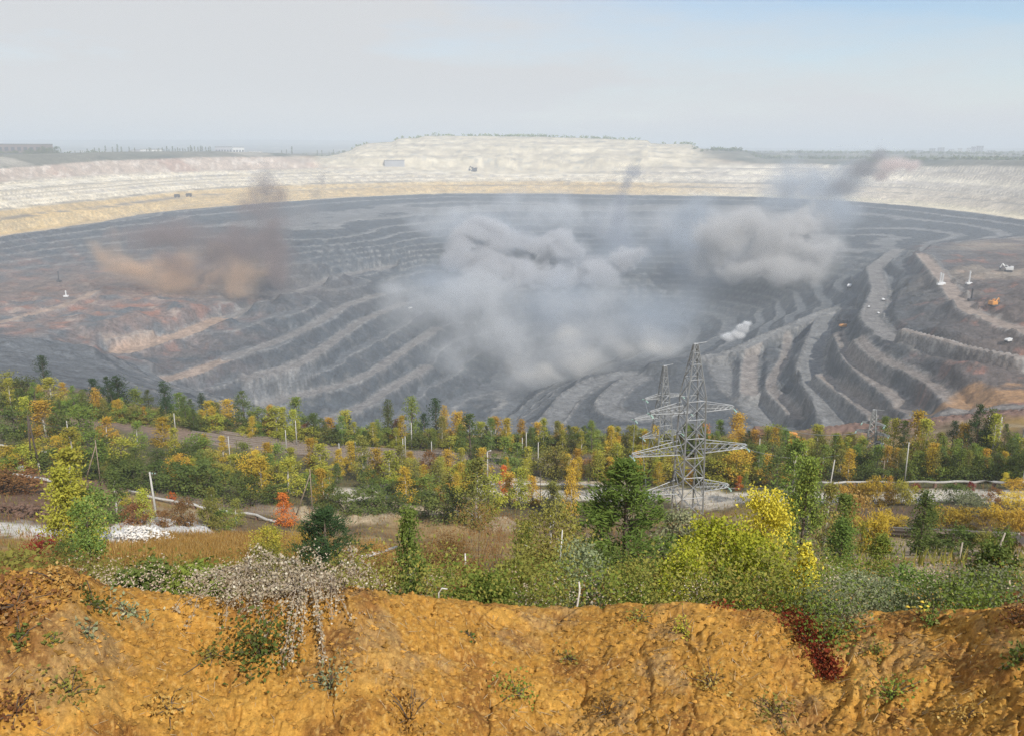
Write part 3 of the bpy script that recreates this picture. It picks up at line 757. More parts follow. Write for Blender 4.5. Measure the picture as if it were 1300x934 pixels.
# ------------------------------------------------------------------ blasting dust hanging over the pit
def at(px, py, r):
    th, t = polar(px, py)
    return Vector((r * math.sin(th), r * math.cos(th), ZC + r * t))
def dust(name, label, blobs, color, density, scale, amp, soft=0.35, thr=0.12, billow=0.0, detail=5.0, step=1.0, warp=90.0, stretch=(1, 1, 1), aniso=0.0, cat='dust cloud', group=None):
    """blobs: (px, py, distance, half width px, half height px, half depth m)"""
    cs = []
    for px, py, r, w, h, d in blobs:
        p = at(px, py, r); k = m_per_px(p)
        cs.append((p, Vector((w * k, d, h * k))))
    cen = sum((c[0] for c in cs), Vector()) / len(cs)
    bm = bmesh.new()
    for p, s in cs:
        bmesh.ops.create_icosphere(bm, subdivisions=3, radius=1.0, matrix=Matrix.Translation(p - cen) @ Matrix.Diagonal((*(s * 1.30), 1)))
    me = bpy.data.meshes.new(name); bm.to_mesh(me); bm.free()
    o = bpy.data.objects.new(name, me); o.location = cen
    S.collection.objects.link(o)
    md = o.modifiers.new('skin', 'REMESH'); md.mode = 'VOXEL'
    md.voxel_size = max(max(o.dimensions) / 70, 1.0); md.use_smooth_shade = True
    dg = bpy.context.evaluated_depsgraph_get()
    me2 = bpy.data.meshes.new_from_object(o.evaluated_get(dg))
    o.modifiers.clear(); o.data = me2; bpy.data.meshes.remove(me); me2.name = name
    m = bpy.data.materials.new(name + '_volume'); m.use_nodes = True
    t = m.node_tree; t.nodes.clear(); L = t.links
    tcn = t.nodes.new('ShaderNodeTexCoord')
    def vm(op, a, b):
        n = t.nodes.new('ShaderNodeVectorMath'); n.operation = op
        for i, v in enumerate((a, b)):
            if v is None: continue
            if isinstance(v, (tuple, Vector)): n.inputs[i].default_value = v
            else: L.new(v, n.inputs[i])
        return n
    def mt(op, a, b=None, c=None, clamp=False):
        n = t.nodes.new('ShaderNodeMath'); n.operation = op; n.use_clamp = clamp
        for i, v in enumerate((a, b, c)):
            if v is None: continue
            if isinstance(v, (int, float)): n.inputs[i].default_value = v
            else: L.new(v, n.inputs[i])
        return n.outputs[0]
    P0 = tcn.outputs['Object']
    # turbulence: the shape itself is stirred before its edge is found
    wn = t.nodes.new('ShaderNodeTexNoise'); wn.inputs['Detail'].default_value = 3.0; wn.inputs['Scale'].default_value = 1.0; wn.inputs['Roughness'].default_value = 0.5
    wv = vm('MULTIPLY', P0, Vector((1 / (scale * 1.9),) * 3)); wo_ = vm('ADD', wv.outputs[0], Vector((3.3, len(name) * 1.7 + cen.x * 0.01, 9.1)))
    L.new(wo_.outputs[0], wn.inputs['Vector'])
    ws = vm('SUBTRACT', wn.outputs['Color'], Vector((0.5, 0.5, 0.5))); wm = vm('MULTIPLY', ws.outputs[0], Vector((warp, warp, warp)))
    P = vm('ADD', P0, wm.outputs[0]).outputs[0]
    f = None
    for p, s in cs:
        a = vm('SUBTRACT', P, p - cen)
        b = vm('MULTIPLY', a.outputs[0], Vector((1 / s.x, 1 / s.y, 1 / s.z)))
        g = mt('SUBTRACT', 1.0, vm('LENGTH', b.outputs[0], None).outputs['Value'])
        f = g if f is None else mt('SMOOTH_MAX', f, g, 0.25)
    nz = t.nodes.new('ShaderNodeTexNoise'); nz.inputs['Detail'].default_value = detail; nz.inputs['Scale'].default_value = 1.0; nz.inputs['Roughness'].default_value = 0.62
    sc = vm('MULTIPLY', P, Vector((stretch[0] / scale, stretch[1] / scale, stretch[2] / scale)))
    off = vm('ADD', sc.outputs[0], Vector((cen.x * 0.013, cen.y * 0.017, len(name) * 3.1)))
    L.new(off.outputs[0], nz.inputs['Vector'])
    val = nz.outputs['Fac']
    if billow:
        rdg = mt('ABSOLUTE', mt('MULTIPLY_ADD', val, 2.0, -1.0))           # cauliflower lobes
        val = mt('ADD', mt('MULTIPLY', val, 1 - billow), mt('MULTIPLY', mt('MULTIPLY', rdg, -1.7), billow))
        val = mt('ADD', val, 0.55 * billow + 0.0)
    q = mt('MULTIPLY_ADD', val, amp, -0.5 * amp)
    q = mt('SUBTRACT', mt('ADD', f, q), thr)
    q = mt('DIVIDE', q, soft, clamp=True)
    q = mt('MULTIPLY', mt('MULTIPLY', q, q), density)
    # nothing right at the domain's skin
    pv = t.nodes.new('ShaderNodeVolumePrincipled')
    pv.inputs['Color'].default_value = (*color, 1)
    pv.inputs['Anisotropy'].default_value = aniso
    L.new(q, pv.inputs['Density'])
    out = t.nodes.new('ShaderNodeOutputMaterial'); L.new(pv.outputs[0], out.inputs['Volume'])
    m.cycles.volume_step_rate = step
    me2.materials.clear(); me2.materials.append(m)
    o['label'] = label; o['category'] = cat
    if group: o['group'] = group
    return o
DG = 'clouds of blasting dust drifting over the pit'
dust('dust_cloud', 'thick lumpy grey dust cloud billowing over the middle of the pit',
     [(585, 325, 1750, 40, 30, 110), (620, 345, 1730, 50, 32, 120), (660, 352, 1710, 50, 30, 120), (705, 352, 1710, 46, 28, 120), (752, 345, 1710, 48, 26, 110), (795, 325, 1740, 38, 17, 80),
      (620, 305, 1800, 66, 30, 110), (700, 315, 1790, 65, 24, 110), (690, 370, 1690, 60, 16, 90)],
     (0.75, 0.75, 0.765), 0.090, 48, 3.2, 0.45, 0.14, billow=0.25, step=0.35, stretch=(0.85, 1, 1.15), warp=105, detail=7.0, group=DG)
dust('dust_veil', 'thin pale dust veil rising behind the lumpy middle dust cloud',
     [(600, 280, 2050, 80, 38, 120), (690, 280, 2050, 95, 40, 120), (790, 285, 2050, 95, 44, 120), (560, 300, 2000, 50, 46, 110), (850, 310, 2000, 60, 55, 110)],
     (0.80, 0.815, 0.84), 0.0150, 95, 2.6, 0.9, 0.05, step=0.8, group=DG)
dust('dust_wisp', 'narrow dark smoke wisp standing above the middle dust cloud',
     [(780, 300, 1900, 34, 26, 50), (784, 276, 1900, 22, 26, 40), (787, 254, 1900, 15, 24, 32), (791, 234, 1900, 12, 20, 28), (799, 220, 1900, 18, 10, 28)],
     (0.42, 0.44, 0.50), 0.030, 50, 1.6, 0.8, 0.0, warp=50, stretch=(1.2, 1.2, 0.6), group=DG)
dust('dust_mist', 'broad tan dust mist spreading low across the pit floor',
     [(560, 395, 1400, 95, 52, 120), (640, 420, 1350, 120, 70, 130), (720, 440, 1320, 105, 65, 120), (790, 430, 1300, 90, 46, 100), (560, 450, 1250, 75, 50, 90),
      (850, 435, 1250, 60, 34, 80), (680, 490, 1200, 66, 42, 70), (610, 370, 1500, 120, 42, 110), (745, 385, 1500, 100, 46, 110), (510, 365, 1500, 50, 36, 70)],
     (0.83, 0.835, 0.84), 0.0150, 85, 2.6, 0.9, 0.10, step=0.8, group=DG)
dust('dust_tongue', 'pale dust tongue hugging the dark ridge of haul roads',
     [(690, 478, 1130, 46, 32, 45), (660, 465, 1150, 30, 36, 45), (740, 461, 1140, 50, 22, 45), (790, 446, 1150, 46, 22, 45), (838, 440, 1150, 42, 22, 45), (720, 438, 1180, 36, 24, 40)],
     (0.90, 0.87, 0.82), 0.032, 50, 1.9, 0.7, 0.10, billow=0.2, step=0.8, group=DG)
dust('dust_cloud', 'big tan dust cloud rolling over the right side of the pit',
     [(925, 298, 1700, 62, 44, 110), (985, 310, 1680, 66, 50, 120), (1030, 318, 1660, 44, 40, 100), (900, 330, 1700, 46, 36, 90), (960, 342, 1650, 66, 34, 100), (1005, 348, 1620, 56, 30, 90),
      (1015, 285, 1700, 56, 36, 90)],
     (0.78, 0.765, 0.75), 0.050, 56, 3.1, 0.55, 0.10, billow=0.2, step=0.45, stretch=(0.8, 1, 1.15), warp=110, detail=7.0, group=DG)
dust('dust_veil', 'bluish dust veil leaning up from the right hand dust cloud over the chalk benches',
     [(1010, 262, 1900, 56, 42, 90), (1040, 245, 1950, 52, 40, 90), (1075, 222, 2000, 42, 28, 70), (1000, 232, 1950, 42, 32, 80), (880, 300, 1900, 45, 60, 90), (1060, 275, 1900, 48, 36, 80)],
     (0.60, 0.65, 0.71), 0.026, 75, 2.4, 0.8, 0.02, group=DG)
dust('dust_wisp', 'dark smoke streak slanting up beside the small pink dust puff',
     [(1095, 215, 1980, 28, 18, 50), (1112, 198, 1980, 16, 16, 40), (1070, 238, 1960, 26, 18, 45)],
     (0.42, 0.41, 0.42), 0.040, 50, 1.5, 0.6, 0.05, warp=40, group=DG)
dust('dust_puff', 'small pink dust puff above the right hand chalk benches',
     [(1132, 210, 1960, 26, 16, 60), (1155, 211, 1960, 20, 13, 50), (1120, 222, 1960, 18, 11, 40)],
     (0.90, 0.78, 0.73), 0.06, 45, 1.4, 0.6, 0.10, billow=0.2, warp=35, step=0.7, group=DG)
dust('dust_cloud', 'orange and tan dust cloud rolling along the left wall of the pit',
     [(142, 322, 1380, 34, 32, 60), (172, 336, 1380, 48, 34, 70), (212, 350, 1370, 52, 34, 70), (257, 360, 1350, 56, 34, 70), (300, 366, 1330, 50, 34, 70), (328, 360, 1330, 32, 32, 60), (225, 330, 1400, 60, 24, 60)],
     (0.84, 0.61, 0.41), 0.028, 50, 3.2, 0.8, 0.10, billow=0.15, step=0.5, warp=120, group=DG)
dust('dust_cloud', 'dark grey brown dust cloud standing behind the orange dust on the left',
     [(348, 350, 1300, 26, 36, 50), (330, 275, 1480, 34, 44, 70), (326, 250, 1500, 24, 30, 50), (250, 335, 1400, 60, 24, 60), (235, 300, 1480, 66, 34, 80), (290, 315, 1470, 58, 40, 80), (335, 320, 1450, 38, 46, 70), (345, 345, 1420, 30, 40, 60), (190, 300, 1490, 56, 28, 70), (320, 275, 1480, 34, 30, 60)],
     (0.38, 0.30, 0.28), 0.040, 60, 3.0, 0.9, 0.0, group=DG)
dust('dust_wisp', 'faint grey smoke wisps drifting up the yellow sand benches',
     [(330, 290, 1560, 30, 28, 50), (331, 262, 1560, 20, 28, 40), (336, 238, 1560, 15, 24, 35), (342, 220, 1560, 13, 14, 30), (385, 268, 1600, 34, 18, 45), (400, 248, 1600, 14, 20, 30), (408, 228, 1600, 11, 20, 28), (360, 280, 1560, 40, 18, 50)],
     (0.45, 0.43, 0.43), 0.022, 60, 1.7, 0.9, 0.0, warp=50, stretch=(1.2, 1.2, 0.6), group=DG)
dust('dust_veil', 'bluish smoke haze filling the middle of the pit between the dust clouds',
     [(640, 330, 1900, 130, 70, 160), (780, 340, 1850, 130, 80, 160), (900, 350, 1750, 90, 70, 140), (720, 400, 1550, 150, 70, 150), (850, 400, 1450, 90, 50, 120), (560, 390, 1550, 90, 70, 130)],
     (0.70, 0.78, 0.88), 0.0078, 110, 1.6, 0.9, -0.05, step=1.0, group=DG)
dust('steam_puff', 'small bright white steam puff on the ridge road',
     [(943, 417, 1105, 11, 8, 12), (936, 425, 1100, 12, 7, 12), (925, 428, 1100, 14, 7, 14), (948, 411, 1105, 7, 6, 9)],
     (0.98, 0.98, 0.98), 0.30, 10, 1.0, 0.4, 0.05, billow=0.3, step=0.5, warp=10, cat='steam puff')
# ------------------------------------------------------------------ helpers for things
def link(o): S.collection.objects.link(o); return o
def mesh_obj(name, me, parent=None):
    o = link(bpy.data.objects.new(name, me))
    if parent: o.parent = parent
    return o
def empty(name, loc, label, cat, group=None, rz=0.0, sc=None):
    o = link(bpy.data.objects.new(name, None))
    o.location = loc; o.rotation_euler = (0, 0, rz); o.empty_display_size = 0.3
    if sc is not None: o.scale = sc
    o['label'] = label; o['category'] = cat
    if group: o['group'] = group
    return o
def tag(o, label, cat, group=None, kind=None):
    o['label'] = label
    if cat: o['category'] = cat
    if group: o['group'] = group
    if kind: o['kind'] = kind
    return o
ORD = ['', 'first', 'second', 'third', 'fourth', 'fifth', 'sixth', 'seventh', 'eighth', 'ninth', 'tenth', 'eleventh', 'twelfth', 'thirteenth', 'fourteenth',
       'fifteenth', 'sixteenth', 'seventeenth', 'eighteenth', 'nineteenth', 'twentieth']
ORD += ['twenty-' + x for x in ORD[1:10]] + ['thirtieth'] + ['thirty-' + x for x in ORD[1:10]] + ['fortieth'] + ['forty-' + x for x in ORD[1:10]]
pending = {}                                             # (look, where) -> [(px, object)]
def label_later(o, px, look, where): pending.setdefault((look, where), []).append((px, o))
def settle_labels():
    for (look, where), L in pending.items():
        L.sort(key=lambda q: q[0])
        for i, (px, o) in enumerate(L):
            if len(L) == 1: o['label'] = f'{look} {where}'
            elif i == len(L) - 1 and i > 0: o['label'] = f'rightmost {look} {where}'
            elif i == 0: o['label'] = f'leftmost {look} {where}'
            else: o['label'] = f'{ORD[i + 1]} {look} from the left {where}'
def mat_plain(name, color, rough=0.8, metal=0.0, noise=0.18, nscale=3.0, bump=0.0):
    m = bpy.data.materials.new(name); m.use_nodes = True
    t = m.node_tree; b = t.nodes['Principled BSDF']
    b.inputs['Roughness'].default_value = rough; b.inputs['Metallic'].default_value = metal
    tc_ = t.nodes.new('ShaderNodeTexCoord'); n = t.nodes.new('ShaderNodeTexNoise'); n.inputs['Scale'].default_value = nscale; n.inputs['Detail'].default_value = 4
    t.links.new(tc_.outputs['Object'], n.inputs['Vector'])
    r = t.nodes.new('ShaderNodeMapRange'); r.inputs[1].default_value = 0.3; r.inputs[2].default_value = 0.7; r.inputs[3].default_value = 1 - noise; r.inputs[4].default_value = 1 + noise
    t.links.new(n.outputs['Fac'], r.inputs[0])
    v = t.nodes.new('ShaderNodeVectorMath'); v.operation = 'SCALE'; v.inputs[0].default_value = color
    t.links.new(r.outputs[0], v.inputs['Scale']); t.links.new(v.outputs[0], b.inputs['Base Color'])
    if bump:
        bp = t.nodes.new('ShaderNodeBump'); bp.inputs['Distance'].default_value = bump; bp.inputs['Strength'].default_value = 0.7
        t.links.new(n.outputs['Fac'], bp.inputs['Height']); t.links.new(bp.outputs[0], b.inputs['Normal'])
    return m
def mat_leaf(name, ca, cb, cc=None, trans=0.2):
    """leaf colours ca..cb (and a few cc) picked leaf by leaf, drifting a little from plant to plant"""
    m = bpy.data.materials.new(name); m.use_nodes = True
    t = m.node_tree; N = t.nodes; N.clear(); L = t.links
    a = N.new('ShaderNodeVertexColor'); a.layer_name = 'var'
    oi = N.new('ShaderNodeObjectInfo')
    sp = N.new('ShaderNodeSeparateColor'); L.new(a.outputs['Color'], sp.inputs[0])
    r = N.new('ShaderNodeValToRGB'); e = r.color_ramp.elements
    e[0].position = 0.0; e[0].color = (*ca, 1); e[1].position = 0.8; e[1].color = (*cb, 1)
    if cc: k = e.new(0.97); k.color = (*cc, 1)
    L.new(sp.outputs[0], r.inputs[0])
    h = N.new('ShaderNodeHueSaturation')
    mr = N.new('ShaderNodeMapRange'); mr.inputs[3].default_value = 0.485; mr.inputs[4].default_value = 0.515
    L.new(oi.outputs['Random'], mr.inputs[0]); L.new(mr.outputs[0], h.inputs['Hue'])
    mr2 = N.new('ShaderNodeMapRange'); mr2.inputs[3].default_value = 0.8; mr2.inputs[4].default_value = 1.2
    mlt = N.new('ShaderNodeMath'); mlt.operation = 'FRACT'; ml2 = N.new('ShaderNodeMath'); ml2.operation = 'MULTIPLY'; ml2.inputs[1].default_value = 7.31
    L.new(oi.outputs['Random'], ml2.inputs[0]); L.new(ml2.outputs[0], mlt.inputs[0]); L.new(mlt.outputs[0], mr2.inputs[0]); L.new(mr2.outputs[0], h.inputs['Value'])
    L.new(r.outputs[0], h.inputs['Color'])
    d = N.new('ShaderNodeBsdfDiffuse'); L.new(h.outputs[0], d.inputs['Color'])
    tr = N.new('ShaderNodeBsdfTranslucent'); L.new(h.outputs[0], tr.inputs['Color'])
    mx = N.new('ShaderNodeMixShader'); mx.inputs[0].default_value = trans
    L.new(d.outputs[0], mx.inputs[1]); L.new(tr.outputs[0], mx.inputs[2])
    o = N.new('ShaderNodeOutputMaterial'); L.new(mx.outputs[0], o.inputs['Surface'])
    return m
LEAF = dict(
    golden=mat_leaf('leaf_golden', (0.46, 0.30, 0.035), (0.60, 0.41, 0.06), (0.28, 0.27, 0.05)),
    amber=mat_leaf('leaf_amber', (0.42, 0.25, 0.035), (0.56, 0.36, 0.055), (0.27, 0.22, 0.05)),
    lime=mat_leaf('leaf_yellow_green', (0.28, 0.30, 0.042), (0.48, 0.45, 0.068), (0.58, 0.46, 0.06)),
    green=mat_leaf('leaf_green', (0.135, 0.20, 0.038), (0.24, 0.305, 0.062), (0.36, 0.32, 0.06)),
    fresh=mat_leaf('leaf_fresh_green', (0.13, 0.20, 0.045), (0.24, 0.32, 0.075), (0.45, 0.42, 0.14)),
    olive=mat_leaf('leaf_olive', (0.18, 0.185, 0.045), (0.30, 0.28, 0.066), (0.33, 0.24, 0.06)),
    dark=mat_leaf('leaf_dark_green', (0.075, 0.110, 0.030), (0.145, 0.180, 0.046), (0.13, 0.13, 0.045)),
    pine=mat_leaf('needle_pine', (0.09, 0.15, 0.035), (0.17, 0.24, 0.05), (0.16, 0.17, 0.05), 0.15),
    darkpine=mat_leaf('needle_dark_pine', (0.034, 0.062, 0.024), (0.062, 0.098, 0.036), (0.07, 0.09, 0.03), 0.15),
    orange=mat_leaf('leaf_orange', (0.60, 0.17, 0.035), (0.72, 0.25, 0.05), (0.45, 0.09, 0.03)),
    red=mat_leaf('leaf_red', (0.17, 0.025, 0.02), (0.28, 0.045, 0.03), (0.40, 0.15, 0.06)),
    rust=mat_leaf('leaf_rust', (0.20, 0.095, 0.04), (0.30, 0.16, 0.06), (0.34, 0.22, 0.10)),
    grey=mat_leaf('leaf_grey_green', (0.17, 0.20, 0.10), (0.30, 0.32, 0.17), (0.50, 0.46, 0.30)),
    yellow=mat_leaf('leaf_bright_yellow', (0.58, 0.47, 0.05), (0.76, 0.62, 0.09), (0.33, 0.31, 0.05)),
    ash=mat_leaf('leaf_ash_lime', (0.25, 0.29, 0.03), (0.44, 0.45, 0.05), (0.58, 0.46, 0.055)),
    dry=mat_leaf('dry_seed_heads', (0.34, 0.25, 0.17), (0.62, 0.51, 0.38), (0.84, 0.76, 0.62), 0.15),
    straw=mat_leaf('dry_straw', (0.34, 0.20, 0.05), (0.50, 0.32, 0.09), (0.60, 0.45, 0.18), 0.2),
)
BARK = mat_plain('bark_brown', (0.13, 0.10, 0.075), 0.9, nscale=8)
BIRCH = mat_plain('bark_birch', (0.50, 0.47, 0.42), 0.85, noise=0.45, nscale=6)
rng = np.random.default_rng(11)

def leaves_mesh(name, c, size, var, up=0.35, aspect=0.62, droop=None, seed=0):
    """one small leaf-shaped face per point"""
    g = np.random.default_rng(seed + 101)
    n = len(c); size = np.broadcast_to(size, (n,))
    nr = g.normal(size=(n, 3)); nr[:, 2] += up * 2; nr /= np.linalg.norm(nr, axis=1)[:, None]
    a = g.normal(size=(n, 3))
    if droop is not None: a = a * 0.35 + droop
    a -= (a * nr).sum(1)[:, None] * nr; a /= np.linalg.norm(a, axis=1)[:, None] + 1e-9
    b = np.cross(nr, a)
    s = size[:, None] * g.uniform(0.7, 1.3, (n, 1))
    co = np.stack([c - a * s * 0.5, c + b * s * aspect * 0.5 + a * s * 0.05, c + a * s * 0.55, c - b * s * aspect * 0.5 + a * s * 0.05], 1).reshape(-1, 3).astype(np.float32)
    me = bpy.data.meshes.new(name)
    me.vertices.add(4 * n); me.vertices.foreach_set('co', co.ravel())
    me.loops.add(4 * n); me.loops.foreach_set('vertex_index', np.arange(4 * n, dtype=np.int32))
    me.polygons.add(n); me.polygons.foreach_set('loop_start', np.arange(0, 4 * n, 4, dtype=np.int32))
    me.update(calc_edges=True)
    at_ = me.color_attributes.new('var', 'BYTE_COLOR', 'POINT')
    v4 = np.ones((4 * n, 4), np.float32); v4[:, :3] = np.repeat(np.clip(var, 0, 1), 4)[:, None]
    at_.data.foreach_set('color', v4.ravel())
    return me
def tube_into(bm, pts, radii, sides=5):
    rings = []
    for i, p in enumerate(pts):
        p = Vector(p)
        d = (Vector(pts[min(i + 1, len(pts) - 1)]) - Vector(pts[max(i - 1, 0)])).normalized()
        x = d.orthogonal().normalized(); y = d.cross(x)
        rings.append([bm.verts.new(p + (x * math.cos(2 * math.pi * k / sides) + y * math.sin(2 * math.pi * k / sides)) * radii[i]) for k in range(sides)])
    for r0, r1 in zip(rings[:-1], rings[1:]):
        for k in range(sides): bm.faces.new((r0[k], r0[(k + 1) % sides], r1[(k + 1) % sides], r1[k]))
    bm.faces.new(rings[0][::-1]); bm.faces.new(rings[-1])
def bm_mesh(name, bm, mat=None, smooth=True):
    bmesh.ops.recalc_face_normals(bm, faces=bm.faces)
    me = bpy.data.meshes.new(name); bm.to_mesh(me); bm.free()
    if smooth: me.polygons.foreach_set('use_smooth', np.ones(len(me.polygons), bool))
    if mat: me.materials.append(mat)
    return me
def smooth_var(g, cl, idx, n): return np.clip(cl[idx] * 0.55 + g.random(n) * 0.45, 0, 1)

def tree_meshes(kind, n, leaf, seed, bark, nclus=None):
    """crown and trunk meshes for a plant one metre tall; leaf = leaf length"""
    g = np.random.default_rng(seed)
    bm = bmesh.new(); lean = g.normal(0, 0.02, 2)
    if kind == 'birch':
        k = nclus or 34; hh = 0.07 + 0.93 * g.random(k)
        prof = np.interp(hh, [0.05, 0.2, 0.4, 0.7, 1.0], [0.13, 0.20, 0.185, 0.10, 0.008])
        sg = 0.045
    elif kind == 'column':
        k = nclus or 70; hh = 0.04 + 0.96 * g.random(k)
        prof = np.interp(hh, [0.05, 0.2, 0.6, 0.85, 1.0], [0.07, 0.105, 0.105, 0.07, 0.01]); sg = 0.036
    elif kind == 'bush':
        k = nclus or 34; hh = 0.08 + 0.84 * g.random(k)
        prof = np.interp(hh, [0.0, 0.25, 0.6, 0.85, 1.0], [0.44, 0.52, 0.46, 0.30, 0.05]); sg = 0.075
    elif kind == 'sprouts':
        k = nclus or 26; hh = 0.10 + 0.85 * g.random(k)
        prof = np.interp(hh, [0.0, 1.0], [0.26, 0.34]); sg = 0.07
    elif kind == 'round':
        k = nclus or 40; hh = 0.22 + 0.74 * g.random(k)
        prof = np.interp(hh, [0.2, 0.4, 0.65, 0.85, 1.0], [0.16, 0.34, 0.38, 0.28, 0.05]); sg = 0.07
    else:                                              # pine: whorls of branches
        levels = 9; hh, ang_, prof = [], [], []
        for i in range(levels):
            h = 0.10 + 0.88 * (i / (levels - 1)) ** 0.92
            nb = 7 if i < 6 else 4
            w = np.interp(h, [0.1, 0.3, 0.6, 0.85, 1.0], [0.30, 0.34, 0.24, 0.12, 0.02])
            for j in range(nb):
                a = g.random() * 6.28
                for q in (0.45, 0.75, 1.0):
                    hh.append(h + 0.07 * q * w / 0.3 + g.normal(0, 0.008)); ang_.append(a + g.normal(0, 0.12)); prof.append(w * q * g.uniform(0.75, 1.1))
        hh = np.array(hh); prof = np.array(prof); k = len(hh); sg = 0.034
    th = np.array(ang_) if kind == 'pine' else g.random(k) * 2 * np.pi
    rr = prof if kind == 'pine' else prof * np.sqrt(g.random(k)) * g.uniform(0.75, 1.12, k)
    cc = np.stack([rr * np.cos(th) + lean[0] * hh, rr * np.sin(th) + lean[1] * hh, hh], 1)
    wts = g.uniform(0.4, 1.0, k); wts /= wts.sum()
    idx = g.choice(k, n, p=wts)
    sg_k = sg * g.uniform(0.6, 1.25, k)
    p = cc[idx] + g.normal(size=(n, 3)) * sg_k[idx][:, None] * np.array([1, 1, 1.0 if kind != 'column' else 1.6])
    p[:, 2] = np.clip(p[:, 2], 0.02, 1.02)
    var = smooth_var(g, g.random(k), idx, n)
    if kind == 'pine':
        out = np.stack([np.cos(th[idx]), np.sin(th[idx]), np.full(n, 0.7)], 1)
        crown = leaves_mesh('pine_crown', p, leaf, var, 0.2, 0.22, out, seed)
    else:
        upright = {'sprouts': np.array((0, 0, 1.0)), 'column': np.array((0, 0, 0.8)), 'birch': np.array((0, 0, 0.45))}.get(kind)
        crown = leaves_mesh(kind + '_crown', p, leaf, var, 0.0 if kind == 'sprouts' else 0.30, {'sprouts': 0.22, 'column': 0.45, 'birch': 0.5}.get(kind, 0.62), upright, seed)
    r0 = {'birch': 0.014, 'column': 0.012, 'bush': 0.010, 'sprouts': 0.006, 'round': 0.018, 'pine': 0.018}[kind]
    if kind in ('bush', 'sprouts'):
        for j in range(7):
            t_ = cc[g.integers(k)]
            tube_into(bm, [(t_[0] * 0.12, t_[1] * 0.12, -0.03), (t_[0] * 0.5, t_[1] * 0.5, t_[2] * 0.5), tuple(t_)], [r0, r0 * 0.7, r0 * 0.25], 4)
    else:
        top = 0.93
        tube_into(bm, [(0, 0, -0.03), (lean[0] * .3, lean[1] * .3, 0.3), (lean[0] * .65, lean[1] * .65, 0.65), (lean[0] * top, lean[1] * top, top)], [r0 * 1.25, r0, r0 * 0.6, r0 * 0.2], 6)
        for j in g.choice(k, min(k, 14), replace=False):
            t_ = cc[j]; z0 = max(0.08, t_[2] - (0.02 if kind == 'pine' else 0.16) - rr[j] * 0.3)
            tube_into(bm, [(lean[0] * z0, lean[1] * z0, z0), tuple((t_ + np.array([lean[0] * z0, lean[1] * z0, z0])) / 2 + np.array([0, 0, 0.01])), tuple(t_)], [r0 * 0.4, r0 * 0.28, r0 * 0.1], 4)
    trunk = bm_mesh(kind + '_trunk', bm, bark)
    crown.materials.append(LEAF['green'])
    return crown, trunk
ARCH = {}
for kind, n, leaf, bark, cnt in (('birch', 2300, 0.034, BIRCH, 5), ('column', 1900, 0.030, BARK, 3), ('bush', 1800, 0.055, BARK, 4), ('round', 2000, 0.042, BARK, 3),
                                 ('pine', 2200, 0.052, BARK, 3), ('sprouts', 1500, 0.085, BARK, 3)):
    ARCH[kind] = [tree_meshes(kind, n, leaf, 31 * i + len(kind) * 7, bark) for i in range(cnt)]
KIND_NAME = dict(birch='birch_tree', column='poplar_tree', bush='shrub', round='willow_tree', pine='pine_tree', sprouts='sapling_clump')
KIND_WORD = dict(birch='birch', column='slim poplar', bush='shrub', round='round tree', pine='pine', sprouts='clump of saplings')
KIND_CAT = dict(birch='tree', column='tree', bush='shrub', round='tree', pine='tree', sprouts='saplings')
LOOK = dict(golden='golden', amber='amber', lime='yellow-green', green='green', fresh='bright green', olive='olive', dark='dark green', pine='green', darkpine='dark green',
            orange='orange', red='red', rust='rusty brown', grey='grey-green', yellow='bright yellow', ash='lime green', dry='dry', straw='straw coloured')
count_tree = 0
def plant_at(p, px, kind, pal, h, wid=1.0, where='', group=None, meshes=None, size_word=''):
    global count_tree
    count_tree += 1
    look = (size_word + ' ' if size_word else '') + LOOK[pal] + ' ' + KIND_WORD[kind]
    root = empty(KIND_NAME[kind], p, look, KIND_CAT[kind], group, rng.random() * 6.28, (h * wid, h * wid, h))
    label_later(root, px, look, where)
    cr, tr = meshes or ARCH[kind][int(rng.integers(len(ARCH[kind])))]
    c = mesh_obj('crown' if kind not in ('bush', 'sprouts') else 'foliage', cr, root)
    c.material_slots[0].link = 'OBJECT'; c.material_slots[0].material = LEAF[pal]
    mesh_obj('trunk' if kind not in ('bush', 'sprouts') else 'stems', tr, root)
    return root
def plant(px, py_base, py_top, kind, pal, wpx=None, where='', group=None, size_word='', meshes=None, rmin=11.0):
    p = on_ground(px, py_base, rmin)
    k = m_per_px(p); el = math.atan2(ZC - p.z, math.hypot(p.x, p.y))
    h = max((py_base - py_top) * k / math.cos(el), 0.2) * 1.12
    nat = dict(birch=0.46, column=0.20, bush=1.0, round=0.74, pine=0.60, sprouts=0.66)[kind]
    wid = 1.25 if wpx is None else 1.3 * (wpx * k) / (h * nat)
    return plant_at(p, px, kind, pal, h, wid, where, group, meshes, size_word)

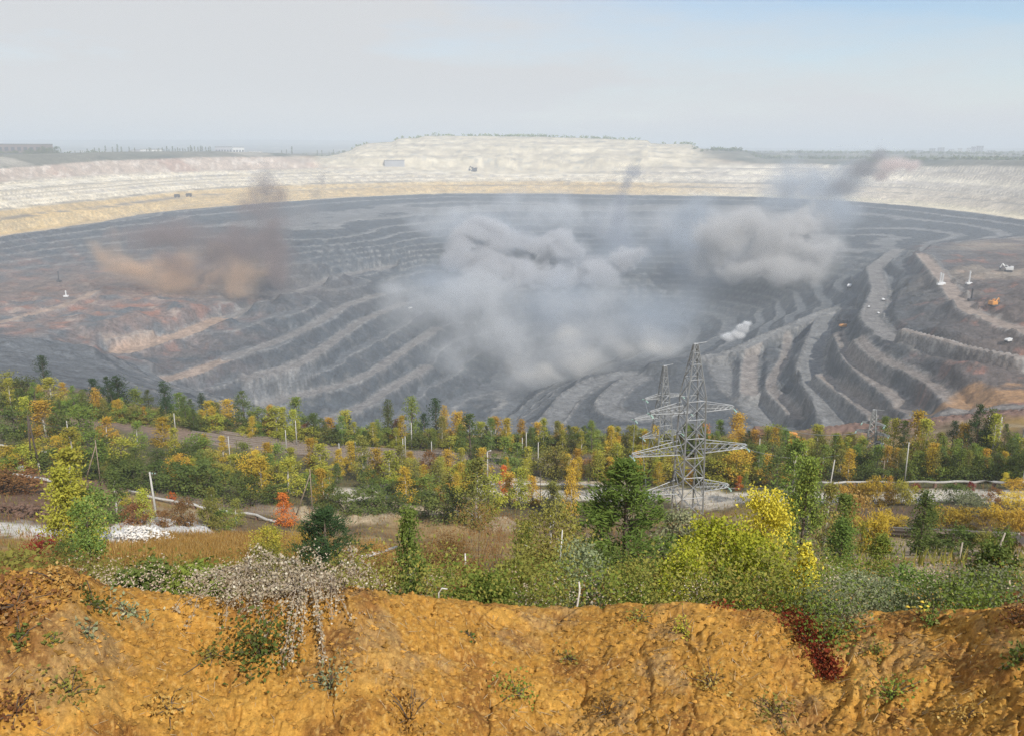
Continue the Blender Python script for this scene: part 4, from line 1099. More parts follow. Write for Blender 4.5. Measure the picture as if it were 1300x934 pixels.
# ------------------------------------------------------------------ the belt of trees between the hillside and the pit
G1, G2, G3, G4 = 'trees along the rim of the pit', 'trees beside the railway', 'trees and shrubs above the pale track', 'shrubs on the slope below the bank'
RIM, RAIL, MID, FRT = 'along the pit rim', 'just below the railway', 'beside the pale track', 'on the slope below the dirt bank'
tall = lambda h: 'tall' if h > 44 else ('short' if h < 24 else '')
def row_of(lst, where, group):
    for t in lst:
        px, b, tp, kd, pal = t[:5]
        plant(px, b, tp, kd, pal, t[5] if len(t) > 5 else None, where, group, tall(b - tp))
row_of([(8, 508, 478, 'round', 'olive', 30), (32, 508, 482, 'round', 'dark', 34), (58, 492, 457, 'column', 'darkpine', 11), (66, 512, 484, 'birch', 'lime', 26), (82, 512, 489, 'birch', 'amber', 16),
        (98, 512, 500, 'column', 'dark'), (124, 524, 486, 'pine', 'darkpine', 24), (140, 524, 484, 'pine', 'darkpine', 20), (153, 524, 483, 'column', 'darkpine', 15), (172, 526, 497, 'birch', 'green', 24),
        (190, 528, 499, 'pine', 'dark', 18), (212, 524, 489, 'column', 'darkpine', 11), (230, 530, 503, 'birch', 'green', 22), (243, 532, 510, 'pine', 'dark', 14), (257, 530, 502, 'column', 'darkpine', 7),
        (268, 538, 512, 'birch', 'golden', 26), (289, 542, 512, 'birch', 'golden', 26), (312, 545, 503, 'pine', 'dark', 26), (328, 548, 520, 'round', 'green', 24), (352, 556, 522, 'birch', 'lime', 30),
        (377, 552, 512, 'birch', 'green', 24), (400, 556, 530, 'round', 'dark', 26), (388, 558, 540, 'bush', 'rust', 20), (420, 558, 534, 'birch', 'amber', 22), (438, 562, 527, 'birch', 'lime', 24),
        (461, 560, 545, 'bush', 'amber', 16), (475, 560, 542, 'bush', 'dark', 30), (493, 562, 514, 'column', 'dark', 10), (507, 562, 535, 'bush', 'rust', 18), (524, 566, 513, 'column', 'green', 14),
        (540, 564, 530, 'pine', 'darkpine', 18), (555, 562, 514, 'column', 'darkpine', 12), (564, 560, 520, 'column', 'golden', 8), (580, 562, 529, 'birch', 'golden', 30), (598, 592, 535, 'pine', 'dark', 34),
        (612, 566, 540, 'birch', 'lime', 22), (629, 566, 535, 'birch', 'golden', 24), (645, 566, 545, 'birch', 'golden', 18), (662, 565, 536, 'birch', 'amber', 14), (684, 566, 540, 'birch', 'golden', 20),
        (692, 566, 545, 'pine', 'darkpine', 16), (710, 568, 543, 'birch', 'golden', 22), (727, 568, 545, 'birch', 'lime', 22), (745, 566, 552, 'bush', 'amber', 18), (760, 568, 550, 'round', 'green', 24),
        (783, 570, 546, 'birch', 'lime', 20), (800, 570, 545, 'birch', 'olive', 20), (815, 572, 548, 'birch', 'lime', 24), (828, 570, 543, 'birch', 'amber', 10), (850, 572, 550, 'birch', 'lime', 24),
        (893, 568, 542, 'column', 'orange', 9), (912, 566, 538, 'birch', 'green', 20), (935, 568, 529, 'birch', 'golden', 24), (956, 570, 548, 'birch', 'amber', 20), (983, 574, 544, 'round', 'green', 30),
        (1010, 576, 556, 'round', 'olive', 26), (1036, 580, 546, 'birch', 'lime', 26), (1078, 578, 552, 'birch', 'lime', 22), (1064, 580, 558, 'bush', 'olive', 24)], RIM, G1)
FOR = 'in the wood at the right'
row_of([(1118, 580, 535, 'birch', 'green', 18), (1132, 584, 538, 'birch', 'lime', 20), (1145, 584, 541, 'birch', 'green', 18), (1158, 584, 530, 'birch', 'golden', 28), (1174, 588, 540, 'birch', 'lime', 28),
        (1190, 586, 554, 'birch', 'olive', 20), (1205, 590, 542, 'pine', 'darkpine', 20), (1218, 592, 545, 'birch', 'golden', 24), (1234, 594, 524, 'pine', 'darkpine', 24), (1248, 592, 528, 'column', 'dark', 12),
        (1258, 594, 535, 'birch', 'lime', 22), (1271, 592, 545, 'pine', 'dark', 18), (1284, 596, 555, 'birch', 'green', 22), (1298, 598, 562, 'birch', 'lime', 20), (1112, 604, 570, 'birch', 'green', 22),
        (1124, 606, 572, 'birch', 'amber', 16), (1138, 600, 573, 'birch', 'golden', 14), (1163, 608, 576, 'birch', 'green', 20), (1180, 606, 568, 'birch', 'golden', 22), (1196, 604, 582, 'birch', 'amber', 14),
        (1210, 610, 578, 'birch', 'fresh', 22), (1232, 608, 576, 'round', 'green', 26), (1247, 606, 574, 'birch', 'amber', 16), (1262, 610, 580, 'round', 'dark', 24), (1280, 610, 583, 'birch', 'green', 20),
        (1278, 600, 578, 'birch', 'orange', 8), (1294, 612, 580, 'round', 'dark', 24), (1275, 614, 601, 'birch', 'yellow', 10), (1290, 622, 608, 'bush', 'amber', 22),
        (1100, 600, 574, 'round', 'dark', 26), (1085, 602, 572, 'birch', 'green', 22), (1066, 604, 576, 'birch', 'olive', 22), (1042, 606, 570, 'birch', 'green', 24), (1018, 604, 566, 'birch', 'lime', 20),
        (1000, 600, 570, 'birch', 'green', 20), (978, 596, 566, 'round', 'dark', 28), (958, 596, 570, 'round', 'dark', 26), (1040, 606, 588, 'bush', 'orange', 12)], FOR, G1)
row_of([(20, 560, 520, 'round', 'dark', 34), (38, 556, 510, 'birch', 'lime', 22), (28, 552, 528, 'birch', 'amber', 10), (60, 560, 515, 'birch', 'golden', 34), (78, 566, 528, 'round', 'dark', 26),
        (104, 566, 522, 'round', 'green', 34), (96, 600, 552, 'birch', 'lime', 36), (122, 600, 556, 'round', 'green', 34), (136, 566, 535, 'birch', 'golden', 24), (128, 556, 542, 'birch', 'amber', 12),
        (155, 594, 563, 'round', 'lime', 40), (175, 570, 540, 'birch', 'green', 20), (208, 566, 534, 'birch', 'golden', 26), (224, 584, 548, 'birch', 'lime', 20), (222, 580, 562, 'bush', 'amber', 16),
        (252, 590, 556, 'round', 'green', 30), (262, 606, 575, 'round', 'olive', 30), (284, 585, 558, 'birch', 'golden', 18), (308, 590, 566, 'round', 'green', 24), (325, 602, 588, 'bush', 'amber', 28),
        (300, 606, 580, 'birch', 'lime', 24), (332, 626, 588, 'birch', 'golden', 30), (350, 600, 568, 'round', 'green', 24), (372, 600, 572, 'birch', 'lime', 22), (366, 630, 590, 'birch', 'lime', 34),
        (394, 598, 562, 'birch', 'amber', 22), (408, 604, 570, 'birch', 'lime', 30), (412, 640, 602, 'birch', 'amber', 24), (430, 604, 575, 'birch', 'golden', 18), (446, 598, 566, 'birch', 'golden', 18),
        (462, 610, 562, 'birch', 'olive', 28), (478, 610, 576, 'birch', 'amber', 26), (496, 620, 580, 'birch', 'lime', 30), (508, 614, 574, 'birch', 'olive', 26), (520, 590, 576, 'birch', 'golden', 18),
        (516, 638, 600, 'birch', 'golden', 26), (538, 630, 596, 'birch', 'amber', 16), (545, 598, 575, 'bush', 'rust', 20), (568, 612, 576, 'column', 'golden', 13), (556, 622, 590, 'birch', 'olive', 26),
        (598, 620, 590, 'birch', 'green', 20), (640, 590, 560, 'birch', 'green', 26), (656, 592, 566, 'birch', 'green', 26), (668, 592, 572, 'round', 'dark', 22), (690, 596, 578, 'bush', 'olive', 30),
        (714, 598, 576, 'birch', 'golden', 14), (734, 606, 575, 'birch', 'golden', 16), (728, 624, 590, 'birch', 'golden', 18), (640, 624, 596, 'birch', 'orange', 15), (746, 600, 586, 'bush', 'rust', 30),
        (772, 600, 582, 'bush', 'olive', 34), (800, 604, 580, 'round', 'lime', 30), (914, 606, 580, 'birch', 'olive', 24), (925, 610, 582, 'bush', 'golden', 26), (940, 608, 576, 'birch', 'amber', 18),
        (938, 622, 606, 'birch', 'orange', 9), (905, 606, 586, 'bush', 'lime', 26), (820, 602, 584, 'bush', 'olive', 30)], RAIL, G2)
row_of([(604, 668, 596, 'birch', 'olive', 50), (620, 660, 612, 'round', 'lime', 40), (648, 640, 606, 'birch', 'golden', 26), (660, 645, 602, 'birch', 'lime', 26), (676, 640, 610, 'birch', 'golden', 22),
        (700, 650, 616, 'birch', 'olive', 28), (725, 660, 604, 'birch', 'golden', 20), (565, 662, 622, 'bush', 'dark', 46), (540, 656, 628, 'bush', 'dark', 36), (585, 660, 640, 'bush', 'dark', 34),
        (470, 652, 625, 'bush', 'dark', 44), (440, 650, 628, 'bush', 'dark', 40), (500, 650, 632, 'bush', 'dark', 40), (420, 648, 622, 'bush', 'dark', 36), (350, 640, 618, 'bush', 'dark', 36),
        (316, 642, 610, 'bush', 'dark', 36), (285, 632, 606, 'bush', 'dark', 44), (255, 630, 592, 'bush', 'dark', 50), (225, 626, 592, 'bush', 'dark', 50), (195, 622, 594, 'bush', 'dark', 46),
        (168, 618, 590, 'bush', 'dark', 40), (240, 612, 590, 'bush', 'green', 40), (146, 600, 580, 'bush', 'dark', 34), (66, 596, 576, 'bush', 'dark', 44), (120, 606, 590, 'bush', 'dark', 30),
        (363, 668, 632, 'birch', 'orange', 24), (218, 636, 626, 'bush', 'orange', 10), (184, 664, 626, 'birch', 'lime', 22), (176, 664, 640, 'bush', 'rust', 30), (300, 668, 640, 'birch', 'olive', 20),
        (272, 668, 626, 'birch', 'olive', 18), (268, 670, 640, 'bush', 'olive', 36), (285, 672, 648, 'bush', 'green', 24), (237, 668, 636, 'bush', 'rust', 26), (210, 668, 650, 'bush', 'rust', 24),
        (100, 694, 588, 'birch', 'lime', 58), (118, 692, 628, 'round', 'fresh', 50), (150, 662, 608, 'birch', 'dark', 32), (90, 660, 600, 'birch', 'olive', 30), (160, 640, 626, 'bush', 'yellow', 14),
        (20, 622, 604, 'bush', 'rust', 60), (0, 626, 600, 'bush', 'rust', 50), (24, 598, 585, 'bush', 'rust', 24)], MID, G3)
R_ = 'beside the pale road at the right'
row_of([(1000, 680, 578, 'birch', 'green', 46), (1022, 690, 600, 'birch', 'dark', 40), (985, 640, 590, 'round', 'dark', 36), (1045, 700, 628, 'birch', 'olive', 30), (1062, 712, 640, 'birch', 'fresh', 40),
        (1092, 640, 614, 'sprouts', 'golden', 26), (1108, 642, 612, 'sprouts', 'amber', 28), (1076, 640, 618, 'sprouts', 'golden', 24), (1128, 636, 608, 'column', 'amber', 7), (1130, 640, 620, 'sprouts', 'golden', 20),
        (1146, 640, 612, 'sprouts', 'lime', 22), (1163, 624, 614, 'bush', 'red', 10), (1213, 636, 616, 'bush', 'dark', 30), (1230, 640, 626, 'bush', 'grey', 26), (1232, 622, 612, 'bush', 'red', 8),
        (1262, 640, 622, 'bush', 'rust', 22), (1288, 644, 626, 'sprouts', 'yellow', 26), (1166, 704, 634, 'column', 'dark', 22), (1128, 668, 652, 'sprouts', 'golden', 30), (1112, 700, 662, 'sprouts', 'golden', 34),
        (1096, 700, 664, 'sprouts', 'lime', 22), (1206, 672, 645, 'sprouts', 'golden', 30), (1222, 672, 650, 'sprouts', 'amber', 26), (1182, 668, 648, 'sprouts', 'amber', 16), (1250, 666, 648, 'sprouts', 'amber', 20),
        (1272, 672, 644, 'sprouts', 'golden', 34), (1296, 680, 650, 'sprouts', 'amber', 28), (1240, 652, 634, 'bush', 'grey', 34), (1085, 664, 630, 'sprouts', 'straw', 26), (1072, 690, 650, 'sprouts', 'straw', 30),
        (1222, 704, 672, 'bush', 'dark', 44), (1200, 700, 690, 'bush', 'dark', 34), (1250, 704, 676, 'bush', 'olive', 30), (1180, 704, 686, 'bush', 'green', 20), (1270, 712, 672, 'bush', 'green', 26)], R_, G3)
# dark scrub filling in under the trees along the rim
def rim_base(px): return float(np.interp(px, [0, 100, 250, 400, 550, 700, 850, 1000, 1090], [512, 524, 542, 558, 566, 570, 572, 580, 590]))
for px in range(4, 1090, 15):
    px2 = px + rng.uniform(-5, 5); b = rim_base(px2) + rng.uniform(-2, 5)
    plant(px2, b, b - rng.uniform(11, 19), 'bush', ['dark', 'green', 'olive', 'green', 'lime'][int(rng.integers(5))], rng.uniform(22, 34), RIM, 'scrub along the rim of the pit', 'low')
for px in range(1095, 1300, 16):
    px2 = px + rng.uniform(-5, 5); b = 612 + rng.uniform(-3, 2)
    plant(px2, b, b - rng.uniform(14, 24), 'bush', ['dark', 'dark', 'green'][int(rng.integers(3))], rng.uniform(24, 34), FOR, 'scrub under the wood at the right', 'low')
for i in range(46):
    px = rng.uniform(330, 980); lo = np.interp(px, [330, 500, 700, 980], [600, 608, 606, 612])
    b = lo + rng.uniform(-8, 34 if px < 600 else 8); hgt = rng.uniform(16, 34)
    kd = ['birch', 'birch', 'bush', 'round'][int(rng.integers(4))]
    plant(px, b, b - hgt, kd, ['lime', 'olive', 'golden', 'green', 'amber', 'dark', 'lime'][int(rng.integers(7))], hgt * {'birch': 0.6, 'bush': 1.2, 'round': 0.9}[kd], RAIL, G2, tall(hgt))
for i in range(22):
    px = rng.uniform(0, 330); b = np.interp(px, [0, 330], [572, 606]) + rng.uniform(-10, 18); hgt = rng.uniform(16, 32)
    kd = ['birch', 'round', 'bush'][int(rng.integers(3))]
    plant(px, b, b - hgt, kd, ['lime', 'olive', 'golden', 'green', 'dark', 'dark'][int(rng.integers(6))], hgt * {'birch': 0.6, 'bush': 1.2, 'round': 0.9}[kd], RAIL, G2, tall(hgt))

KEY = [(44, 598), (128, 616), (200, 664), (397, 655), (453, 607), (293, 594), (619, 613), (683, 604), (1148, 613), (1049, 642), (364, 573), (377, 566), (431, 579), (363, 668), (521, 700)]
def clear(px, b): return not any(abs(px - kx) < 10 and kb - 45 < b - kb + kb and b > kb - 4 and b < kb + 60 for kx, kb in KEY)
# more young growth so that the belt closes up
for i in range(120):
    px = rng.uniform(-5, 1095); b0 = rim_base(px); b = b0 + rng.uniform(0, 6); hgt = rng.uniform(16, 36)
    if not clear(px, b): continue
    kd = ['birch', 'birch', 'column', 'birch', 'pine'][int(rng.integers(5))]
    plant(px, b, b - hgt, kd, {'pine': ['dark', 'darkpine', 'green'], 'column': ['green', 'dark', 'lime', 'golden']}.get(kd, ['lime', 'lime', 'golden', 'golden', 'lime', 'fresh', 'olive'])[int(rng.integers({'pine': 3, 'column': 4}.get(kd, 7)))], hgt * {'birch': 0.5, 'column': 0.26, 'pine': 0.5}[kd], RIM, G1, tall(hgt))
for i in range(64):
    px = rng.uniform(250, 1010); lo = np.interp(px, [250, 500, 700, 1010], [594, 604, 606, 612])
    b = lo + rng.uniform(-6, 30 if px < 600 else 5); hgt = rng.uniform(18, 38)
    if not clear(px, b): continue
    kd = ['birch', 'birch', 'birch', 'column', 'round'][int(rng.integers(5))]
    plant(px, b, b - hgt, kd, ['lime', 'lime', 'golden', 'golden', 'fresh', 'lime', 'olive', 'golden'][int(rng.integers(8))], hgt * {'birch': 0.55, 'column': 0.28, 'round': 0.8}[kd], RAIL, G2, tall(hgt))
for i in range(34):
    px = rng.uniform(1010, 1310); b = rng.uniform(588, 612); hgt = rng.uniform(22, 44)
    kd = ['birch', 'birch', 'column', 'pine'][int(rng.integers(4))]
    plant(px, b, b - hgt, kd, ['lime', 'olive', 'golden', 'green', 'dark', 'green'][int(rng.integers(6))], hgt * {'birch': 0.5, 'column': 0.28, 'pine': 0.5}[kd], FOR, G1, tall(hgt))
for i in range(60):
    px = rng.uniform(0, 640); b = np.interp(px, [0, 330, 640], [590, 625, 655]) + rng.uniform(-14, 14); hgt = rng.uniform(12, 30)
    if not clear(px, b) or (px > 370 and b > 640): continue
    kd = ['birch', 'bush', 'bush', 'round'][int(rng.integers(4))]
    plant(px, b, b - hgt, kd, ['lime', 'olive', 'golden', 'green', 'dark', 'dark', 'olive'][int(rng.integers(7))], hgt * {'birch': 0.55, 'bush': 1.3, 'round': 0.9}[kd], MID, G3, tall(hgt))
# ------------------------------------------------------------------ plants on the slope below the dirt bank
def spot(px, r):
    th, _ = polar(px, 745); x, y = r * math.sin(th), r * math.cos(th)
    return Vector((x, y, ground(x, y)))
def fplant(px, r, py_top, kind, pal, wpx, meshes, label, name=None, cat=None, group=None):
    p = spot(px, r); _, t = polar(px, py_top)
    h = max(ZC + math.hypot(p.x, p.y) * t - p.z, 0.3)
    k = m_per_px(p + Vector((0, 0, h * 0.5)))
    nat = dict(birch=0.46, column=0.20, bush=1.0, round=0.74, pine=0.60, sprouts=0.66)[kind]
    root = empty(name or KIND_NAME[kind], p - Vector((0, 0, 0.03)), label, cat or KIND_CAT[kind], group, rng.random() * 6.28, (wpx * k / nat, wpx * k / nat, h))
    c = mesh_obj('foliage' if kind in ('bush', 'sprouts') else 'crown', meshes[0], root); c.material_slots[0].link = 'OBJECT'; c.material_slots[0].material = LEAF[pal]
    mesh_obj('stems' if kind in ('bush', 'sprouts') else 'trunk', meshes[1], root)
    return root
B = {}
def fine(kind, n, leaf, seed, bark=BARK, nclus=None):
    key = (kind, n, leaf, seed)
    if key not in B: B[key] = tree_meshes(kind, n, leaf, seed, bark, nclus)
    return B[key]
SG = 'shrubs just behind the dirt bank'
fplant(905, 17, 655, 'bush', 'ash', 112, fine('bush', 7500, 0.038, 501, nclus=90), 'large lime yellow leafy shrub behind the dirt bank', group=SG)
fplant(962, 18.5, 622, 'round', 'yellow', 74, fine('round', 5200, 0.030, 502, nclus=70), 'tall bright yellow topped shrub behind the lime shrub', 'shrub', 'shrub', SG)
fplant(955, 15.5, 680, 'bush', 'ash', 105, fine('bush', 6000, 0.044, 503, nclus=80), 'yellow-green leafy shrub at the foot of the bright yellow one', group=SG)
fplant(870, 15.5, 690, 'bush', 'ash', 80, fine('bush', 6000, 0.044, 503, nclus=80), 'low lime shrub at the left of the big lime shrub', group=SG)
fplant(1021, 12.6, 690, 'birch', 'yellow', 52, fine('birch', 1700, 0.055, 504, nclus=50), 'small yellow sapling with large round leaves', 'sapling', 'sapling', SG)
fplant(792, 36, 590, 'pine', 'pine', 118, fine('pine', 9500, 0.042, 505), 'broad green pine left of the near pylon', 'pine_tree', 'tree')
fplant(416, 48, 648, 'pine', 'darkpine', 88, fine('pine', 8000, 0.042, 506), 'dark green pine right of the orange sapling', 'pine_tree', 'tree')
fplant(700, 27, 640, 'round', 'olive', 92, fine('round', 4200, 0.030, 507, BIRCH, 60), 'sparse olive tree with a pale crooked trunk', 'willow_tree', 'tree')
fplant(521, 14.5, 646, 'birch', 'fresh', 56, fine('birch', 4200, 0.032, 508, BIRCH, 60), 'slender bright green birch sapling above the bare dirt', 'birch_tree', 'tree')
fplant(858, 60, 650, 'round', 'grey', 80, fine('round', 3800, 0.036, 509, BARK, 60), 'grey-green willow in front of the near pylon', 'willow_tree', 'tree')
fplant(1012, 62, 582, 'birch', 'green', 60, fine('birch', 4200, 0.030, 510, BARK, 60), 'tall dark green birch right of the yellow shrub', 'birch_tree', 'tree')
fplant(1062, 40, 655, 'birch', 'fresh', 50, fine('birch', 3000, 0.036, 511, BARK, 50), 'leafy green sapling between two grey stakes', 'sapling', 'sapling')
fplant(1164, 95, 638, 'column', 'dark', 26, fine('column', 2400, 0.026, 512, BARK, 50), 'dark green column shaped poplar before the timber frame', 'poplar_tree', 'tree')
fplant(100, 72, 592, 'birch', 'lime', 72, fine('birch', 4200, 0.030, 510, BARK, 60), 'large yellow-green birch by the left brush heap', 'birch_tree', 'tree')
fplant(120, 60, 632, 'round', 'fresh', 52, fine('round', 3800, 0.036, 509, BARK, 60), 'light green tree beside the white chalk heap', 'willow_tree', 'tree')
fplant(606, 66, 640, 'sprouts', 'rust', 60, fine('sprouts', 2600, 0.030, 513, BARK, 60), 'tall reddish twiggy bush behind the burgundy weeds', 'twig_bush', 'bush')
fplant(632, 70, 650, 'sprouts', 'rust', 40, fine('sprouts', 2600, 0.030, 513, BARK, 60), 'narrow rusty twig bush left of the sparse olive tree', 'twig_bush', 'bush')
fplant(565, 62, 682, 'bush', 'rust', 80, fine('bush', 4000, 0.036, 514, BARK, 70), 'long brown thicket on the slope right of the birch sapling', 'thicket', 'thicket')
fplant(190, 12.8, 712, 'bush', 'dark', 90, fine('bush', 2600, 0.085, 515, BARK, 60), 'dark broad leaved weed patch behind the left of the bank', 'weed_bush', 'weed')
fplant(250, 12.2, 716, 'bush', 'green', 95, fine('bush', 2600, 0.085, 516, BARK, 60), 'green broad leaved weed patch beside the pale dry plant', 'weed_bush', 'weed')
fplant(612, 12.4, 730, 'bush', 'green', 80, fine('bush', 3000, 0.07, 515, BARK, 60), 'green leafy weed clump above the middle of the bank', 'weed_bush', 'weed')
fplant(660, 15, 705, 'bush', 'olive', 90, fine('bush', 4000, 0.036, 514, BARK, 70), 'olive weed clump left of the tall mullein spike', 'weed_bush', 'weed')
fplant(735, 16, 690, 'bush', 'grey', 100, fine('bush', 4000, 0.036, 514, BARK, 70), 'grey-green weed clump under the sparse olive tree', 'weed_bush', 'weed')
fplant(690, 20, 690, 'bush', 'olive', 110, fine('bush', 5000, 0.036, 517, BARK, 80), 'wide olive shrub under the sparse olive tree', 'shrub', 'shrub', SG)
fplant(800, 15, 712, 'bush', 'olive', 90, fine('bush', 5000, 0.036, 517, BARK, 80), 'olive weed clump below the broad pine', 'weed_bush', 'weed')
fplant(770, 24, 700, 'bush', 'dark', 90, fine('bush', 5000, 0.036, 517, BARK, 80), 'dark green shrub at the foot of the broad pine', 'shrub', 'shrub', SG)  # leaves take the dark green palette
fplant(668, 34, 665, 'round', 'green', 36, fine('round', 3800, 0.036, 509, BARK, 60), 'round dark green little pine left of the olive tree', 'shrub', 'shrub', SG)
fplant(1050, 12.0, 745, 'bush', 'grey', 70, fine('bush', 4000, 0.036, 514, BARK, 70), 'grey-green weed clump right of the yellow sapling', 'weed_bush', 'weed')
fplant(1100, 13, 728, 'bush', 'grey', 110, fine('bush', 5000, 0.036, 517, BARK, 80), 'pale grey-green weed thicket behind the yellow flowers', 'weed_bush', 'weed')
fplant(1160, 15, 718, 'bush', 'fresh', 100, fine('bush', 5000, 0.036, 517, BARK, 80), 'brighter green weed clump over the yellow flowers', 'weed_bush', 'weed')
fplant(1215, 13, 728, 'bush', 'dark', 105, fine('bush', 4000, 0.036, 514, BARK, 70), 'dark green weed clump right of the yellow flowers', 'weed_bush', 'weed')
fplant(1262, 14, 714, 'bush', 'grey', 90, fine('bush', 5000, 0.036, 517, BARK, 80), 'silvery weed clump near the right end of the bank', 'weed_bush', 'weed')
fplant(1262, 22, 690, 'bush', 'dark', 60, fine('bush', 2600, 0.085, 515, BARK, 60), 'dark leafy burdock on the bare ground at the right', 'weed_bush', 'weed')
fplant(1112, 30, 676, 'birch', 'green', 44, fine('birch', 3000, 0.036, 511, BARK, 50), 'green sapling in front of the golden saplings', 'sapling', 'sapling')
fplant(340, 30, 690, 'bush', 'olive', 70, fine('bush', 5000, 0.036, 517, BARK, 80), 'olive bush left of the dark pine', 'shrub', 'shrub', SG)
fplant(345, 55, 668, 'round', 'lime', 44, fine('round', 3800, 0.036, 509, BARK, 60), 'yellow-green small tree below the orange sapling', 'willow_tree', 'tree')
fplant(383, 70, 668, 'sprouts', 'golden', 44, fine('sprouts', 2600, 0.030, 513, BARK, 60), 'golden twiggy bush left of the dark pine', 'twig_bush', 'bush')
fplant(470, 60, 690, 'bush', 'straw', 70, fine('bush', 4000, 0.036, 514, BARK, 70), 'straw coloured dry bush by the fallen birch log', 'twig_bush', 'bush')
fplant(490, 30, 715, 'bush', 'rust', 90, fine('bush', 4000, 0.036, 514, BARK, 70), 'dull brown dry weed clump left of the birch sapling', 'weed_bush', 'weed')
fplant(560, 20, 728, 'bush', 'dry', 60, fine('bush', 4000, 0.036, 514, BARK, 70), 'pinkish dry weed clump right of the birch sapling', 'weed_bush', 'weed')
fplant(590, 14, 745, 'bush', 'red', 60, fine('bush', 2600, 0.06, 515, BARK, 60), 'burgundy weed clump behind the middle of the bank', 'weed_bush', 'weed')
fplant(600, 24, 708, 'sprouts', 'red', 40, fine('sprouts', 1200, 0.05, 518, BARK, 30), 'orange red leaved sapling behind the burgundy weeds', 'sapling', 'sapling')
fplant(55, 55, 680, 'bush', 'red', 60, fine('bush', 4000, 0.036, 514, BARK, 70), 'burgundy bush at the left edge of the slope', 'shrub', 'shrub', SG)
fplant(15, 40, 700, 'bush', 'olive', 80, fine('bush', 5000, 0.036, 517, BARK, 80), 'olive bush below the brush heap at the far left', 'shrub', 'shrub', SG)
fplant(90, 50, 682, 'bush', 'dark', 46, fine('bush', 4000, 0.036, 514, BARK, 70), 'dark leafy bush right of the burgundy bush', 'shrub', 'shrub', SG)
# scattered weeds, one mass per look
def weeds(name, label, pal, zone, n, hrange, per, leaf, droop=None):
    g = np.random.default_rng(len(name) * 13 + n)
    C_, V_, S_ = [], [], []
    for i in range(n):
        px = g.uniform(zone[0], zone[1]); r = math.exp(g.uniform(math.log(zone[2]), math.log(zone[3])))
        p = spot(px, r); h = g.uniform(*hrange)
        m_ = per
        hh = g.random(m_) ** 0.8 * h
        w_ = 0.10 + 0.16 * h * (1 - hh / h * 0.5)
        C_.append(np.stack([p.x + g.normal(0, 1, m_) * w_, p.y + g.normal(0, 1, m_) * w_, p.z + hh], 1)); V_.append(np.clip(g.random() * 0.5 + g.random(m_) * 0.5, 0, 1))
    me = leaves_mesh(name, np.concatenate(C_), leaf, np.concatenate(V_), 0.25, 0.6, droop, n)
    me.materials.append(LEAF[pal])
    o = mesh_obj(name, me); tag(o, label, None, None, 'stuff')
    return o
weeds('grey_weeds', 'grey-green weeds massed behind the right part of the bank', 'grey', (1030, 1600, 10.8, 17), 150, (0.3, 0.9), 110, 0.042)
weeds('green_weeds', 'dark green weeds tucked among the grey ones at the right', 'green', (1030, 1600, 10.8, 17), 85, (0.4, 1.0), 120, 0.05)
weeds('straw_weeds', 'straw coloured weeds among the grey ones at the right', 'straw', (1030, 1600, 11, 26), 90, (0.3, 0.8), 90, 0.035)
weeds('green_weeds', 'green weeds mixed through the scrub on the slope', 'green', (560, 1100, 10.8, 30), 150, (0.5, 1.2), 90, 0.06)
weeds('olive_weeds', 'olive weeds covering the slope behind the bank', 'olive', (440, 1060, 11, 34), 330, (0.6, 1.4), 90, 0.06)
weeds('dry_weeds', 'pale dry seed head weeds along the top of the bank', 'dry', (100, 480, 10.6, 15), 90, (0.4, 0.9), 90, 0.030)
weeds('dry_weeds', 'dry brownish weeds scattered among the green ones', 'dry', (560, 1330, 12, 30), 80, (0.5, 1.1), 80, 0.045)
weeds('rust_weeds', 'rusty brown weeds on the slope', 'rust', (-260, 1000, 14, 60), 300, (0.5, 1.2), 70, 0.08)
weeds('olive_weeds', 'olive scrub at the left of the slope', 'olive', (-300, 440, 12, 50), 300, (0.5, 1.2), 80, 0.08)
# dry grass
def grass(name, label, pal, zones, n, hrange):
    g = np.random.default_rng(n)
    V = np.empty((n, 3, 3), np.float32); col_ = np.empty(n)
    for i in range(n):
        z = zones[int(g.integers(len(zones)))]
        p = on_ground(g.uniform(z[0], z[1]), g.uniform(z[2], z[3]), 11.5) if z[4] else spot(g.uniform(z[0], z[1]), math.exp(g.uniform(math.log(z[2]), math.log(z[3]))))
        q = np.array(p) + g.normal(0, 0.25, 3) * (1, 1, 0); h = g.uniform(*hrange); a = g.random() * 6.28; w_ = 0.05 * h + 0.02
        q[2] = ground(q[0], q[1])
        d = np.array((math.cos(a), math.sin(a), 0)) * w_
        V[i, 0] = q - d; V[i, 1] = q + d; V[i, 2] = q + np.array((g.normal(0, .25), g.normal(0, .25), 1)) * h
        col_[i] = g.random()
    me = bpy.data.meshes.new(name)
    me.vertices.add(3 * n); me.vertices.foreach_set('co', V.ravel()); me.loops.add(3 * n); me.loops.foreach_set('vertex_index', np.arange(3 * n, dtype=np.int32))
    me.polygons.add(n); me.polygons.foreach_set('loop_start', np.arange(0, 3 * n, 3, dtype=np.int32)); me.update(calc_edges=True)
    at_ = me.color_attributes.new('var', 'BYTE_COLOR', 'POINT'); v4 = np.ones((3 * n, 4), np.float32); v4[:, :3] = np.repeat(col_, 3)[:, None]
    at_.data.foreach_set('color', v4.ravel()); me.materials.append(LEAF[pal])
    o = mesh_obj(name, me); tag(o, label, None, None, 'stuff')
grass('dry_grass', 'golden dry grass on the slope at the left', 'straw', [(190, 420, 676, 722, 1), (130, 400, 690, 725, 1), (190, 340, 680, 716, 1)], 26000, (0.45, 0.95))
grass('grass', 'brown and olive grass between the shrubs', 'rust', [(-20, 1040, 640, 700, 1), (-20, 1320, 600, 660, 1), (440, 1000, 670, 740, 1)], 13000, (0.4, 0.9))
grass('grass', 'green grass tufts along the verges', 'olive', [(-120, 1420, 560, 640, 1), (-120, 1420, 640, 720, 1)], 16000, (0.4, 0.9))
